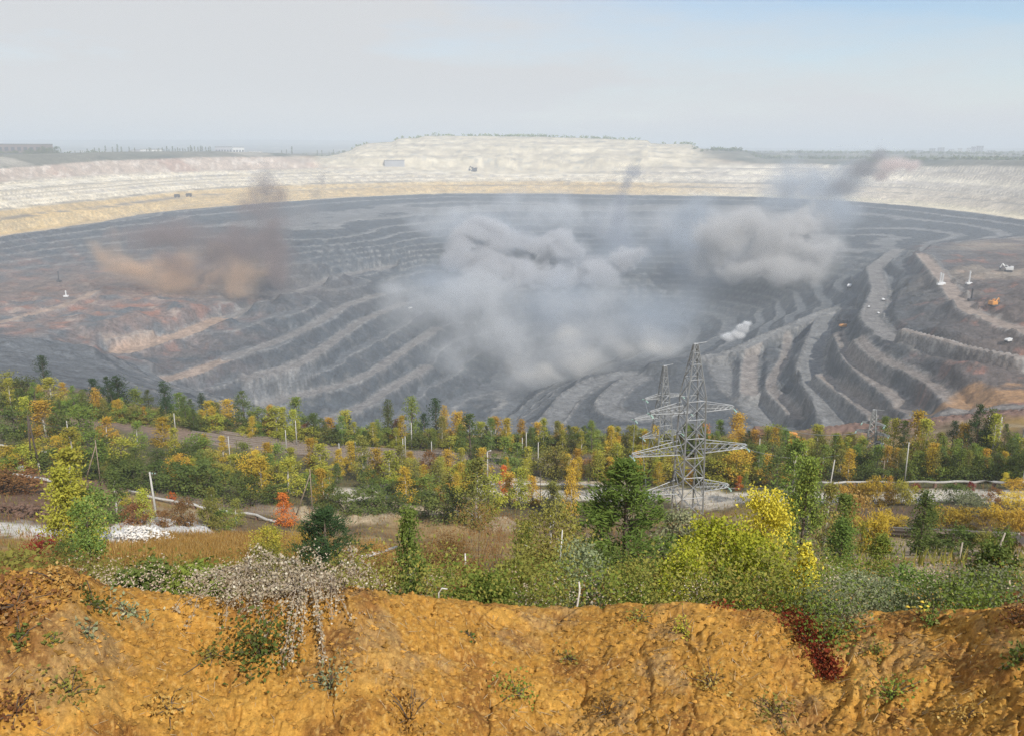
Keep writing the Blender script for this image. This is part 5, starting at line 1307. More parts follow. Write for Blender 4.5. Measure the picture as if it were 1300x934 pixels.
# ---- on the bank itself
def leaf_cloud(name, pts, leaf, pal, label, cat, kind=None, aspect=0.6, parts=None, base=None, up=0.3):
    pts = np.array(pts); g = np.random.default_rng(len(pts))
    me = leaves_mesh(name if not parts else 'leaves', pts - (np.array(base) if base is not None else 0), leaf, g.random(len(pts)), up, aspect, None, len(pts)); me.materials.append(LEAF[pal])
    return me
def bank(px, py): return on_ground(px, py, 6.5)
def bank_weed(px, py, wpx, hpx, pal, n, leaf, label, seed):
    p = bank(px, py); k = m_per_px(p); g = np.random.default_rng(seed)
    root = empty('bank_weed', p, label, 'weed', 'weeds rooted in the bare dirt')
    q = g.normal(size=(n, 3)) * np.array((wpx * k * 0.30, wpx * k * 0.30, 0.0)); q[:, 2] = np.abs(g.normal(0, 0.45, n)) * hpx * k
    gz = np.array([ground(p.x + a[0], p.y + a[1]) - p.z for a in q]); q[:, 2] += gz + 0.01
    me = leaves_mesh('leaves', q, leaf, g.random(n), 0.5, 0.65, None, seed); me.materials.append(LEAF[pal]); mesh_obj('leaves', me, root)
    bm = bmesh.new()
    for i in g.choice(n, min(n, 9), replace=False):
        e = q[i]; tube_into(bm, [(0, 0, -0.02), tuple(e * np.array((0.5, 0.5, 0.6)) + np.array((0, 0, 0.01))), tuple(e)], [0.006, 0.005, 0.003], 4)
    mesh_obj('stems', bm_mesh('stems', bm, BARK), root)
bank_weed(120, 768, 34, 14, 'dark', 130, 0.05, 'small dark weed on the left of the bare dirt', 1)
bank_weed(163, 778, 40, 14, 'grey', 120, 0.045, 'sparse grey-green weed right of the small dark weed', 2)
bank_weed(112, 803, 20, 10, 'grey', 50, 0.05, 'tiny grey-green weed low on the left of the bank', 3)
bank_weed(24, 812, 26, 16, 'dark', 70, 0.05, 'dark weed low at the left edge of the bank', 4)
bank_weed(68, 816, 18, 8, 'olive', 40, 0.045, 'tiny olive weed near the lower left of the bank', 5)
bank_weed(330, 832, 70, 60, 'dark', 620, 0.05, 'bushy dark green weed under the pale dry plant', 6)
bank_weed(272, 832, 40, 18, 'olive', 120, 0.045, 'low olive weed left of the bushy dark weed', 7)
bank_weed(868, 806, 22, 26, 'lime', 110, 0.04, 'spindly yellow-green weed on the right half of the bank', 8)
bank_weed(813, 786, 30, 14, 'olive', 90, 0.04, 'grey olive sprig near the top of the bank', 9)
bank_weed(1182, 792, 30, 34, 'fresh', 150, 0.05, 'bright green weed in front of the yellow flowers', 10)
bank_weed(1052, 812, 66, 52, 'green', 700, 0.04, 'large green weed clump right of the red vine', 11)
bank_weed(1072, 790, 50, 40, 'grey', 420, 0.04, 'grey-green weed clump above the large green one', 12)
bank_weed(596, 806, 16, 5, 'dark', 30, 0.05, 'lone dark leaf tuft in the middle of the dirt', 13)
bank_weed(1112, 830, 26, 20, 'olive', 80, 0.04, 'small olive weed low on the right of the bank', 14)
bank_weed(1292, 838, 34, 26, 'dark', 140, 0.05, 'dark weed at the lower right corner of the bank', 15)
bank_weed(722, 838, 20, 14, 'olive', 50, 0.045, 'tiny olive weed at the bottom of the dirt', 16)
bank_weed(1288, 790, 36, 40, 'rust', 260, 0.04, 'brown dry weed at the right end of the bank', 17)
bank_weed(20, 765, 90, 22, 'rust', 420, 0.05, 'mat of brown dry grass at the left end of the bank', 18)
bank_weed(78, 740, 50, 16, 'straw', 240, 0.05, 'tuft of straw grass on the highest bump of the bank', 19)
for i_, (px, py, pal, lab) in enumerate(((90, 880, 'olive', 'olive weed tuft at the lower left of the dirt'), (215, 905, 'straw', 'straw tuft near the bottom left of the dirt'), (420, 872, 'grey', 'grey-green tuft below the pale dry plant'),
        (520, 915, 'straw', 'straw tuft near the bottom middle of the dirt'), (655, 880, 'green', 'green sprig low in the middle of the dirt'), (770, 905, 'rust', 'brown tuft at the bottom right of the middle'), (905, 870, 'straw', 'straw tuft left of the foot of the red vine'),
        (985, 905, 'olive', 'olive weed tuft under the red vine'), (1130, 885, 'green', 'green weed tuft low at the right of the dirt'), (1225, 912, 'straw', 'straw tuft near the bottom right corner'), (20, 905, 'rust', 'brown tuft in the bottom left corner'))):
    bank_weed(px, py, 46, 26, pal, 150, 0.04, lab, 40 + i_)
# red vine trailing down the bank
pts = []
g = np.random.default_rng(5)
VINE = [(905, 772), (950, 768), (985, 765), (1003, 778), (1020, 800), (1036, 822), (1048, 846), (1054, 862)]
for i in range(2000):
    s = g.random() ** 0.7 * (len(VINE) - 1.001); a = int(s); f_ = s - a
    px = VINE[a][0] + (VINE[a + 1][0] - VINE[a][0]) * f_; py = VINE[a][1] + (VINE[a + 1][1] - VINE[a][1]) * f_
    wv = np.interp(s, [0, 2, 3, 7], [5, 8, 11, 8])
    p = bank(px + g.normal(0, wv), py + g.normal(0, wv * 0.5)); pts.append((p.x, p.y, p.z + abs(g.normal(0, 0.07)) + 0.01))
vb = bank(1003, 778)
root = empty('red_vine', vb, 'dark red vine trailing down the right half of the bank', 'vine')
me = leaf_cloud('red_vine', pts, 0.045, 'red', '', '', parts=True, base=vb); mesh_obj('leaves', me, root)
bm = bmesh.new()
for j in range(4):
    tube_into(bm, [tuple(bank(x + j * 5 - 8, y) - vb + Vector((0, 0, 0.02))) for x, y in VINE], [0.008] * len(VINE), 4)
mesh_obj('stems', bm_mesh('stems', bm, BARK), root)
# pale dry plant arching over the edge of the bank
g = np.random.default_rng(9)
root_p = bank(378, 768)
root = empty('dry_plant', root_p, 'pale dry plant with seed heads arching over the bank edge', 'dry plant')
seeds_, bm = [], bmesh.new()
def arch(p0, p1, sag, n_, spread, rad_=0.006):
    c = []
    for i in range(9):
        f_ = i / 8; q = p0.lerp(p1, f_) + Vector((0, 0, sag * 4 * f_ * (1 - f_))); c.append(q)
    tube_into(bm, [tuple(q) for q in c], [rad_ * (1 - 0.08 * i) for i in range(9)], 4)
    for i in range(n_):
        f_ = 0.15 + 0.85 * g.random() ** 0.75; k_ = f_ * 8; a = min(int(k_), 7); q = c[a].lerp(c[a + 1], k_ - a)
        seeds_.append((q.x + g.normal(0, spread), q.y + g.normal(0, spread), q.z + g.normal(0, spread)))
K = m_per_px(root_p)
for i in range(78):
    a0 = Vector((g.uniform(-0.9, 0.55), g.uniform(0.15, 0.7), g.uniform(-0.25, 0.05)))
    dx = g.uniform(-0.75, 0.6)
    arch(a0, a0 + Vector((dx, g.uniform(-0.9, 0.1), g.uniform(-0.05, 0.35))), g.uniform(0.15, 0.4), 58, 0.035)
def off(px, py, dy=0.0):
    p = bank(px, py); return p - root_p + Vector((0, -dy, 0.05))
for (a, b, sg_, n_) in (((385, 755), (372, 838), 0.10, 150), ((392, 758), (408, 800), 0.12, 130), ((398, 765), (414, 842), 0.08, 170), ((375, 770), (362, 846), 0.06, 150), ((440, 745), (452, 790), 0.12, 120),
                         ((430, 740), (446, 808), 0.14, 150), ((448, 740), (462, 776), 0.12, 110), ((410, 735), (440, 770), 0.25, 130), ((350, 750), (300, 762), 0.12, 100), ((395, 750), (385, 815), 0.1, 140),
                         ((420, 742), (428, 770), 0.15, 100)):
    arch(off(*a) + Vector((0, 0.1, 0.18)), off(*b, 0.08), sg_, n_, 0.03, 0.008)
me = leaf_cloud('dry_plant', seeds_, 0.033, 'dry', '', '', parts=True, aspect=0.8); mesh_obj('seed_heads', me, root)
mesh_obj('stems', bm_mesh('stems', bm, mat_plain('dry_stem', (0.42, 0.34, 0.26), 0.9)), root)
# yellow flowers on the rim of the bank
fb_ = bank(1166, 781); k = m_per_px(fb_)
root = empty('yellow_flowers', fb_, 'cluster of yellow flowers on the right part of the bank', 'flowers')
st = bmesh.new(); YF = mat_plain('flower_yellow', (0.75, 0.55, 0.06), 0.7)
for (dx, dy) in ((-6, 11), (-2, 17), (3, 13), (5, 18), (9, 15), (0, 8), (-9, 6), (4, 6)):
    c = Vector((dx * k, 0.05 * g.normal(), dy * k * 0.95)); bm = bmesh.new()
    v0 = bm.verts.new(c + Vector((0, 0, 0.012))); ring = [bm.verts.new(c + Vector((math.cos(a * 0.5236), math.sin(a * 0.5236), 0)) * (0.034 if a % 2 else 0.024) + Vector((0, 0, 0.004 * g.normal()))) for a in range(12)]; v1 = bm.verts.new(c - Vector((0, 0, 0.014)))
    for a in range(12): bm.faces.new((v0, ring[a], ring[(a + 1) % 12])); bm.faces.new((v1, ring[(a + 1) % 12], ring[a]))
    mesh_obj('flower_head', bm_mesh('flower_head', bm, YF), root)
    tube_into(st, [(0, 0, 0), tuple(c * 0.6), tuple(c)], [0.005, 0.004, 0.003], 4)
mesh_obj('stems', bm_mesh('stems', st, BARK), root)
# sticks, log, heaps
def stick(pts, rad_, mat, name, label, cat):
    bm = bmesh.new(); o0 = Vector(pts[0]); tube_into(bm, [tuple(Vector(p) - o0) for p in pts], [rad_] * (len(pts) - 1) + [rad_ * 0.7], 6)
    o = mesh_obj(name, bm_mesh(name, bm, mat)); o.location = o0; tag(o, label, cat)
PALE = mat_plain('weathered_wood', (0.42, 0.37, 0.30), 0.9, noise=0.3, nscale=6); WHITEBARK = mat_plain('white_bark', (0.68, 0.65, 0.60), 0.85, noise=0.3, nscale=9)
def up_px(p, px, py):
    """the place above p's plan position that shows at a given height in the photograph"""
    th, t = polar(px, py); r = math.hypot(p.x, p.y); return Vector((r * math.sin(th), r * math.cos(th), ZC + r * t))
a, b = on_ground(452, 712), on_ground(504, 702)
stick([a + Vector((0, 0, 0.25)), a.lerp(b, 0.5) + Vector((0, 0, 0.5)), b + Vector((0, 0, 0.9))], 0.22, WHITEBARK, 'fallen_log', 'white fallen birch log left of the birch sapling', 'log')
a = spot(557, 10.3); stick([a, up_px(a, 557, 752), up_px(a, 561, 746), up_px(a, 568, 747)], 0.011, WHITEBARK, 'bent_stick', 'white bent stick standing at the top of the bank', 'stick')
a = spot(731, 10.6); stick([a, up_px(a, 733, 768), up_px(a, 736, 748), up_px(a, 735, 738)], 0.013, WHITEBARK, 'dead_sapling', 'pale crooked bare stem left of the pine foot', 'stick')
a = spot(712, 22); stick([a, up_px(a, 710, 722), up_px(a, 712, 700), up_px(a, 714, 672)], 0.022, WHITEBARK, 'dead_birch', 'pale thin trunk rising under the sparse olive tree', 'trunk')
a = spot(1212, 40); stick([a, up_px(a, 1222, 688)], 0.05, PALE, 'leaning_pole', 'pale leaning pole before the dark bush at the right', 'pole')
a = spot(1256, 38); stick([a, up_px(a, 1276, 676)], 0.05, PALE, 'leaning_pole', 'longest leaning pole over the timber frame', 'pole')
for px, py, w_, h_, mat, name, label, n_ in ((182, 681, 84, 26, mat_plain('chalk_white', (0.78, 0.75, 0.70), 0.9, noise=0.12), 'chalk_heap', 'bright white chalk rubble heap by the white pole', 520),
                                       (34, 652, 90, 34, mat_plain('brush_brown', (0.16, 0.095, 0.065), 0.95, noise=0.3), 'brush_heap', 'reddish brown brush heap at the left edge', 120)):
    p = on_ground(px, py); k = m_per_px(p); bm = bmesh.new()
    for i in range(n_):
        x, y = g.normal(0, 0.26, 2) * w_ * k; s = g.uniform(0.10, 0.34) * k * 7 * (2.0 if name == 'brush_heap' else 1.0); z = max(0, 1 - (abs(x) / (w_ * k * 0.5)) ** 2) * h_ * k * (0.5 if name == 'chalk_heap' else 0.35) * g.random()
        q = ground(p.x + x, p.y + y * 0.7) - p.z
        bmesh.ops.create_icosphere(bm, subdivisions=1, radius=s, matrix=Matrix.Translation((x, y * 0.7, q + z)) @ Matrix.Rotation(g.random() * 6, 4, 'Z') @ Matrix.Rotation(g.random() * 3, 4, 'X') @ Matrix.Diagonal((1, g.uniform(.5, 1), g.uniform(.35, .7), 1)))
    for v in bm.verts: v.co += Vector(g.normal(0, 0.12, 3)) * k * 7 * 0.5
    o = mesh_obj(name, bm_mesh(name, bm, mat, False)); o.location = p; tag(o, label, 'rubble heap', None, 'stuff')

# loose clods and straws lying on the dirt
g = np.random.default_rng(77)
n_ = 12500
OCT = np.array([(1, 0, 0), (-1, 0, 0), (0, 1, 0), (0, -1, 0), (0, 0, 1), (0, 0, -1)], float)
OF = np.array([(0, 2, 4), (2, 1, 4), (1, 3, 4), (3, 0, 4), (2, 0, 5), (1, 2, 5), (3, 1, 5), (0, 3, 5)])
V, C4 = np.empty((n_, 6, 3), np.float32), np.empty((n_, 6, 4), np.float32)
for i in range(n_):
    th = g.uniform(-0.78, 0.78); r = g.uniform(6.6, 10.0); x, y = r * math.sin(th), r * math.cos(th); s = 0.008 + 0.034 * g.random() ** 4
    V[i] = OCT * s * g.uniform(0.5, 1.3, (6, 1)) * (1.2, 1.0, 0.8) + np.array((x, y, ground(x, y) + s * 0.25))
    C4[i] = (*(np.array((0.40, 0.215, 0.05)) * g.uniform(0.55, 1.3)), 1)
me = bpy.data.meshes.new('dirt_clods'); me.from_pydata(V.reshape(-1, 3).tolist(), [], (OF[None] + 6 * np.arange(n_)[:, None, None]).reshape(-1, 3).tolist())
at_ = me.color_attributes.new('earth', 'FLOAT_COLOR', 'POINT'); at_.data.foreach_set('color', C4.ravel()); me.materials.append(earth_material('dirt_clod', 40.0, 0.01, 20.0))
tag(mesh_obj('dirt_clods', me), 'loose dirt clods strewn over the orange bank', None, None, 'stuff')
n_ = 700; bm = bmesh.new()
for i in range(n_):
    th = g.uniform(-0.66, 0.66); r = g.uniform(7.4, 9.8); x, y = r * math.sin(th), r * math.cos(th); a = g.random() * 6.28; L_ = g.uniform(0.04, 0.16)
    p0 = Vector((x, y, ground(x, y) + 0.012)); q = (x + math.cos(a) * L_, y + math.sin(a) * L_); p1_ = Vector((q[0], q[1], ground(*q) + 0.02)); d = Vector((-math.sin(a), math.cos(a), 0.3)) * 0.004
    bm.faces.new([bm.verts.new(v) for v in (p0 - d, p0 + d, p1_ + d * 0.5, p1_ - d * 0.5)])
tag(mesh_obj('straw_litter', bm_mesh('straw_litter', bm, mat_plain('straw_bits', (0.42, 0.30, 0.16), 0.9, nscale=2.0), False)), 'dry straws littering the orange bank', None, None, 'stuff')
# ------------------------------------------------------------------ pylons, poles, pipes, rails
STEEL = mat_plain('galvanised_steel', (0.32, 0.33, 0.335), 0.5, 0.35, 0.2, 0.6)
CONC = mat_plain('pale_concrete', (0.48, 0.465, 0.43), 0.85, noise=0.15)
WOOD = mat_plain('dark_wood', (0.085, 0.065, 0.05), 0.9, noise=0.3)
BROWNW = mat_plain('brown_wood', (0.26, 0.20, 0.15), 0.9, noise=0.3)
GLASSY = mat_plain('insulator_glass', (0.42, 0.62, 0.55), 0.2, noise=0.1)
RUST = mat_plain('rusty_steel', (0.20, 0.12, 0.085), 0.8, noise=0.3)
def bar(bm, a, b, w):
    a, b = Vector(a), Vector(b); d = (b - a).normalized(); x = d.orthogonal().normalized(); y = d.cross(x); h = w / 2
    A = [bm.verts.new(p + x * sx * h + y * sy * h) for p in (a, b) for sx, sy in ((-1, -1), (1, -1), (1, 1), (-1, 1))]
    for k_ in range(4): bm.faces.new((A[k_], A[(k_ + 1) % 4], A[4 + (k_ + 1) % 4], A[4 + k_]))
    bm.faces.new(A[:4][::-1]); bm.faces.new(A[4:])
def bars_obj(name, segs, parent, mat=STEEL):
    bm = bmesh.new()
    for a, b, w in segs: bar(bm, a, b, w)
    return mesh_obj(name, bm_mesh(name, bm, mat, False), parent)
def pylon(p, rz, H_, label, arms, wb, wt, neck, group='lattice pylons of the power line', thick=1.0):
    """arms: (height share, half length, depth); the body narrows from wb to wt at the neck, then to the peak"""
    root = empty('lattice_pylon', p, label, 'pylon', group, rz)
    lw, bw = 0.25 * thick, 0.12 * thick
    hn = neck * H_
    def half(z): return (wb + (wt - wb) * min(z / hn, 1)) / 2 if z <= hn else wt / 2 + (0.35 - wt / 2) * (z - hn) / (H_ - hn)
    cor = [(-1, -1), (1, -1), (1, 1), (-1, 1)]
    c_ = lambda i, z: Vector((cor[i % 4][0] * half(z), cor[i % 4][1] * half(z), z))
    for i in range(4): bars_obj('leg', [(c_(i, -0.5), c_(i, hn), lw), (c_(i, hn), c_(i, H_), lw * 0.8)], root)
    zs = [0.0]
    while zs[-1] < hn - 1: zs.append(min(zs[-1] + half(zs[-1]) * 2 * 0.95, hn))
    if hn - zs[-2] < half(hn) * 0.9: zs.pop(-2)
    n_up = 4
    zs += [hn + (H_ - hn) * q for q in (0.33, 0.62, 0.84, 1.0)]
    for z0, z1 in zip(zs[:-1], zs[1:]):
        seg = []
        for i in range(4):
            seg += [(c_(i, z0), c_(i + 1, z1), bw), (c_(i + 1, z0), c_(i, z1), bw), (c_(i, z1), c_(i + 1, z1), bw)]
        bars_obj('bracing', seg, root)
    for hs, ln, dp in arms:
        z = hs * H_; b = half(z); seg = []
        for s in (-1, 1):
            tip = Vector((s * ln, 0, z)); rt = [Vector((s * b, -b * 0.55, z)), Vector((s * b, b * 0.55, z))]; up_ = [Vector((s * b, -b * 0.55, z + dp)), Vector((s * b, b * 0.55, z + dp))]
            for q in (0, 1): seg += [(rt[q], tip + Vector((0, (q - 0.5) * 0.5, 0)), bw * 1.25), (up_[q], tip + Vector((0, (q - 0.5) * 0.5, dp * 0.3)), bw), (tip + Vector((0, (q - 0.5) * 0.5, 0)), tip + Vector((0, (q - 0.5) * 0.5, dp * 0.3)), bw)]
            n = 6
            for q in (0, 1):
                for j in range(n):
                    f0, f1 = j / n, (j + 1) / n
                    lo = lambda f: rt[q].lerp(tip + Vector((0, (q - 0.5) * 0.5, 0)), f)
                    hi = lambda f: lo(f) + Vector((0, 0, dp * (1 - 0.7 * f)))
                    seg += [(lo(f0), hi(f1), bw * 0.8), (lo(f1), hi(f1), bw * 0.8)]
            for j in range(1, 5): seg += [(rt[0].lerp(tip, j / 5), rt[1].lerp(tip, (j - 0.5) / 5), bw * 0.8), (rt[0].lerp(tip, j / 5), rt[1].lerp(tip, j / 5), bw * 0.8)]
        for s in (-1, 1): bars_obj('crossarm', [q_ for q_ in seg if (q_[0].x + q_[1].x) * s > 0], root)
        for s in (-1, 1):
            for q in (-1, 1):
                bm = bmesh.new(); 
                for j in range(7):
                    bmesh.ops.create_cone(bm, cap_ends=True, segments=8, radius1=0.17 * thick, radius2=0.17 * thick, depth=0.10, matrix=Matrix.Translation((s * (ln + 0.0), q * (0.4 + j * 0.16), z - 0.2 - j * 0.02)) @ Matrix.Rotation(rad(90), 4, 'X'))
                mesh_obj('insulator', bm_mesh('insulator', bm, GLASSY, False), root)
    bars_obj('peak_arm', [(Vector((-0.5, 0, H_)), Vector((2.4, 0.0, H_ + 0.25)), bw), (Vector((-0.5, -0.3, H_)), Vector((0.5, 0.3, H_)), bw)], root)
    return root
def top_h(p, px, py): return up_px(p, px, py).z - p.z
p1 = on_ground(872, 652); H1 = top_h(p1, 872, 436)
k = m_per_px(p1 + Vector((0, 0, H1 / 2)))
zs_ = lambda py: top_h(p1, 872, py) / H1
W1 = 24 * k
pylon(p1, rad(12), H1, 'nearest and tallest grey steel lattice pylon with three crossarm tiers',
      [(zs_(521), 56 * k, 11 * k), (zs_(573), 78 * k, 14 * k), (zs_(622), 56 * k, 13 * k)], W1 * 1.25, W1, zs_(500), thick=1.05)
p2 = on_ground(838, 604); H2 = top_h(p2, 838, 464); k2 = m_per_px(p2 + Vector((0, 0, H2 / 2))); zs_ = lambda py: top_h(p2, 838, py) / H2
pylon(p2, rad(20), H2, 'slender lattice pylon just behind the nearest one', [(zs_(504), 26 * k2, 5 * k2), (zs_(528), 40 * k2, 6 * k2), (zs_(552), 28 * k2, 6 * k2)], 30 * k2, 10 * k2, zs_(500))
p3 = on_ground(1104, 582); H3 = top_h(p3, 1104, 519); k3 = m_per_px(p3 + Vector((0, 0, H3 / 2))); zs_ = lambda py: top_h(p3, 1104, py) / H3
pylon(p3, rad(-35), H3, 'small pale lattice pylon standing among the trees at the right', [(zs_(537), 13 * k3, 3 * k3), (zs_(549), 19 * k3, 3.5 * k3), (zs_(560), 13 * k3, 3 * k3)], 14 * k3, 6 * k3, zs_(534))
p4 = on_ground(1296, 590); H4 = top_h(p4, 1296, 543); k4 = m_per_px(p4 + Vector((0, 0, H4 / 2)))
pylon(p4, rad(-30), H4, 'lattice pylon cut by the right edge of the view', [(0.70, 12 * k4, 3 * k4), (0.5, 16 * k4, 3 * k4)], 12 * k4, 5 * k4, 0.72)
# conductors
def wire(a, b, sag, label, rad_=0.06, group='overhead wires'):
    bm = bmesh.new(); o0 = Vector(a); tube_into(bm, [tuple(Vector(a).lerp(Vector(b), i / 14) + Vector((0, 0, -sag * 4 * (i / 14) * (1 - i / 14))) - o0) for i in range(15)], [rad_] * 15, 3)
    o = mesh_obj('overhead_wire', bm_mesh('overhead_wire', bm, mat_wire)); o.location = o0; tag(o, label, 'wire', group)
mat_wire = mat_plain('aluminium_wire', (0.30, 0.30, 0.30), 0.5, 0.3)
def tip(p, rz, x, z): return p + Vector((math.cos(rz) * x, math.sin(rz) * x, z))
zf = lambda py: top_h(p1, 872, py)
for nm, hs, ln, hs3, ln3 in (('upper', 521, 56, 537, 13), ('middle', 573, 78, 549, 19), ('lower', 622, 56, 560, 13)):
    wire(tip(p1, rad(12), ln * k, zf(hs) - 0.3), tip(p3, rad(-35), ln3 * k3, top_h(p3, 1104, hs3)), 4.0, f'{nm} right hand wire running from the nearest pylon to the small right pylon')
    wire(tip(p1, rad(12), -ln * k, zf(hs) - 0.3), tip(p2, rad(20), -{521: 26, 573: 40, 622: 28}[hs] * k2, top_h(p2, 838, {521: 504, 573: 528, 622: 552}[hs])), 1.0, f'{nm} left hand wire between the two tallest pylons')
    wire(tip(p3, rad(-35), ln3 * k3, top_h(p3, 1104, hs3)), tip(p4, rad(-30), 12 * k4, H4 * (0.7 if nm == 'upper' else 0.5)) + Vector((0, 0, -2 if nm == 'lower' else 0)), 3.0, f'{nm} wire between the small pylon and the one cut by the right edge')
# poles
def pole(px, py_top, py_base, mat, cat, look, where, r_px=1.0, lamp=0, strut=None, cross=False, lean=0.0, group='poles'):
    p = on_ground(px, py_base); h = top_h(p, px + lean, py_top); k = m_per_px(p)
    root = empty('utility_pole', p, look, cat, group)
    label_later(root, px, look, where)
    bm = bmesh.new(); tube_into(bm, [(0, 0, -0.4), (lean * k, 0, h)], [r_px * k * 0.46, r_px * k * 0.34], 8); mesh_obj('shaft', bm_mesh('shaft', bm, mat), root)
    if strut:
        bm = bmesh.new(); tube_into(bm, [(strut * k, 0, -0.3), (0.05, 0, h * 0.9)], [r_px * k * 0.5, r_px * k * 0.4], 6); mesh_obj('strut', bm_mesh('strut', bm, mat), root)
    if cross:
        bars_obj('crossarm', [((-4 * k, 0, h * 0.95), (4 * k, 0, h * 0.95), 0.14)], root, WOOD)
        bm = bmesh.new()
        for s in (-3.5, 0, 3.5): bmesh.ops.create_cone(bm, cap_ends=True, segments=6, radius1=0.07, radius2=0.05, depth=0.25, matrix=Matrix.Translation((s * k, 0, h * 0.95 + 0.2)))
        mesh_obj('insulators', bm_mesh('insulators', bm, GLASSY), root)
    if lamp: bars_obj('lamp_arm', [((0, 0, h), (lamp * k, 0, h + 0.3), 0.16), ((lamp * k * 0.75, 0, h + 0.22), (lamp * k * 1.25, 0, h + 0.32), 0.3)], root, CONC)
    return root
RW = 'along the railway'
for px, t_, b_ in ((364, 545, 573), (377, 533, 566), (431, 562, 579), (453, 559, 607), (512, 556, 581), (515, 553, 582), (523, 536, 571), (571, 567, 583), (663, 555, 575), (668, 548, 576), (683, 561, 604),
                   (223, 524, 548), (293, 553, 594), (89, 533, 569), (963, 556, 582), (840, 556, 576), (780, 574, 592), (1022, 566, 590), (548, 560, 575)):
    pole(px, t_, b_, CONC, 'pole', 'pale concrete pole', RW, 1.5)
pole(200, 598, 664, CONC, 'pole', 'thick white concrete pole', 'rising from the chalk heap', 3.2, cross=True, lean=-3)
pole(619, 573, 613, CONC, 'lamp post', 'white post with a forked bracket', 'above the pale road', 1.8, lamp=4)
pole(1148, 560, 613, CONC, 'pole', 'white concrete pole', 'in front of the wood at the right', 1.8)
pole(1120, 584, 613, BROWNW, 'pole', 'brown wooden pole', 'in front of the wood at the right', 1.5, cross=True)
pole(1298, 588, 614, CONC, 'pole', 'white pole', 'at the right edge above the pale road', 1.8)
pole(1049, 583, 642, CONC, 'pole', 'slanted white pole', 'at the left end of the right hand road', 2.0, lean=5)
pole(1056, 562, 588, CONC, 'lamp post', 'short lamp post with a side arm', 'left of the small right hand pylon', 1.2, lamp=6)
pole(397, 594, 655, BROWNW, 'pole', 'brown wooden pole', 'behind the dark pine', 1.6, strut=-22)
pole(128, 557, 616, BROWNW, 'pole', 'wooden pole with a slanting strut', 'right of the yellow-green birch', 1.6, strut=-22)
pole(303, 558, 600, WOOD, 'pole', 'dark wooden pole', 'in the scrub below the railway', 1.0)
pole(170, 556, 578, WOOD, 'pole', 'dark leaning post', 'on the bare ground at the left', 1.2, lean=12)
pole(152, 558, 576, CONC, 'pole', 'pale leaning post', 'on the bare ground at the left', 1.2, lean=8)
pole(686, 598, 640, WOOD, 'pole', 'thin dark post', 'beside the orange sapling on the pale road', 1.0)
pole(728, 618, 640, WOOD, 'pole', 'short thin dark post', 'beside the pale road', 0.8)
pole(1027, 622, 690, PALE, 'pole', 'tall weathered stake', 'by the tall dark birch', 1.4)
pole(1044, 628, 676, PALE, 'pole', 'grey stake', 'in the olive birch right of the weathered stake', 1.2)
pole(1092, 670, 700, PALE, 'post', 'short thick weathered post', 'before the golden saplings at the right', 2.2)
pole(591, 702, 728, WHITEBARK, 'post', 'broken white birch stump', 'in the brown thicket', 2.6)
pole(1252, 524, 560, CONC, 'pole', 'pale post', 'rising from the wood at the right', 1.2)
pole(1267, 528, 566, CONC, 'pole', 'pale lattice looking post', 'before the gravel bank at the right', 2.0)
# the leaning pair at the left and the black service wire
p = on_ground(44, 598); h = top_h(p, 44, 526); k = m_per_px(p)
root = empty('paired_pole', p, 'dark wooden pair of poles leaning together at the left', 'pole')
for s in (-3.5, 7.5):
    bm = bmesh.new(); tube_into(bm, [(s * k, 0, -0.4), (1.0 * k, 0, h)], [0.2, 0.15], 8); mesh_obj('shaft', bm_mesh('shaft', bm, WOOD), root)
    bm = bmesh.new(); tube_into(bm, [(s * k - 0.02, -0.12, -0.3), (s * k + (1 - s) * k * 0.16, -0.12, h * 0.16)], [0.2, 0.2], 8); mesh_obj('concrete_foot', bm_mesh('concrete_foot', bm, CONC), root)
bars_obj('crossbar', [((-1.2 * k, 0.14, h * 0.93), (4.2 * k, 0.14, h * 0.93), 0.16)], root, WOOD)
wb_ = mat_wire; mat_wire = mat_plain('black_cable', (0.03, 0.03, 0.03), 0.6)
wire(up_px(p, -20, 520), up_px(p, 46, 534), 0.4, 'black cable from the left edge to the leaning pair of poles', 0.05)
q = on_ground(303, 600); wire(up_px(p, 46, 534), up_px(q, 303, 582), 2.2, 'long black cable sagging right from the leaning pair of poles', 0.05)
q2 = on_ground(397, 655); wire(up_px(q, 303, 582), up_px(q2, 397, 598), 1.5, 'black cable to the wooden pole behind the dark pine', 0.045)
mat_wire = wb_
# pipelines on low supports
def pipeline(pts, rad_, label, mat=CONC, sup=True, lift=0.7):
    P = []
    for a, b in zip(pts[:-1], pts[1:]):
        n_ = max(2, int(math.hypot(b[0] - a[0], b[1] - a[1]) / 12))
        P += [on_ground(a[0] + (b[0] - a[0]) * i / n_, a[1] + (b[1] - a[1]) * i / n_) for i in range(n_)]
    P.append(on_ground(*pts[-1]))
    zz = np.array([q.z for q in P]); kz = np.array([1, 2, 3, 2, 1]) / 9; zz = np.convolve(np.pad(zz, 2, 'edge'), kz, 'valid')
    root = empty('pipeline', P[0], label, 'pipeline')
    bm = bmesh.new(); tube_into(bm, [(q.x - P[0].x, q.y - P[0].y, z_ - P[0].z + lift) for q, z_ in zip(P, zz)], [rad_] * len(P), 8); mesh_obj('pipe', bm_mesh('pipe', bm, mat), root)
    if sup:
        for q, z_ in list(zip(P, zz))[::2]:
            bm = bmesh.new(); bmesh.ops.create_cube(bm, size=1, matrix=Matrix.Translation((q.x - P[0].x, q.y - P[0].y, (q.z + z_) / 2 - P[0].z + lift / 2 - rad_ / 2 - 0.2)) @ Matrix.Diagonal((0.5, 0.5, lift + 0.4, 1)))
            mesh_obj('support', bm_mesh('support', bm, RUST, False), root)
pipeline([(-10, 566), (60, 577), (90, 583), (116, 590)], 0.22, 'thin whitish pipe crossing the scrub at the far left')
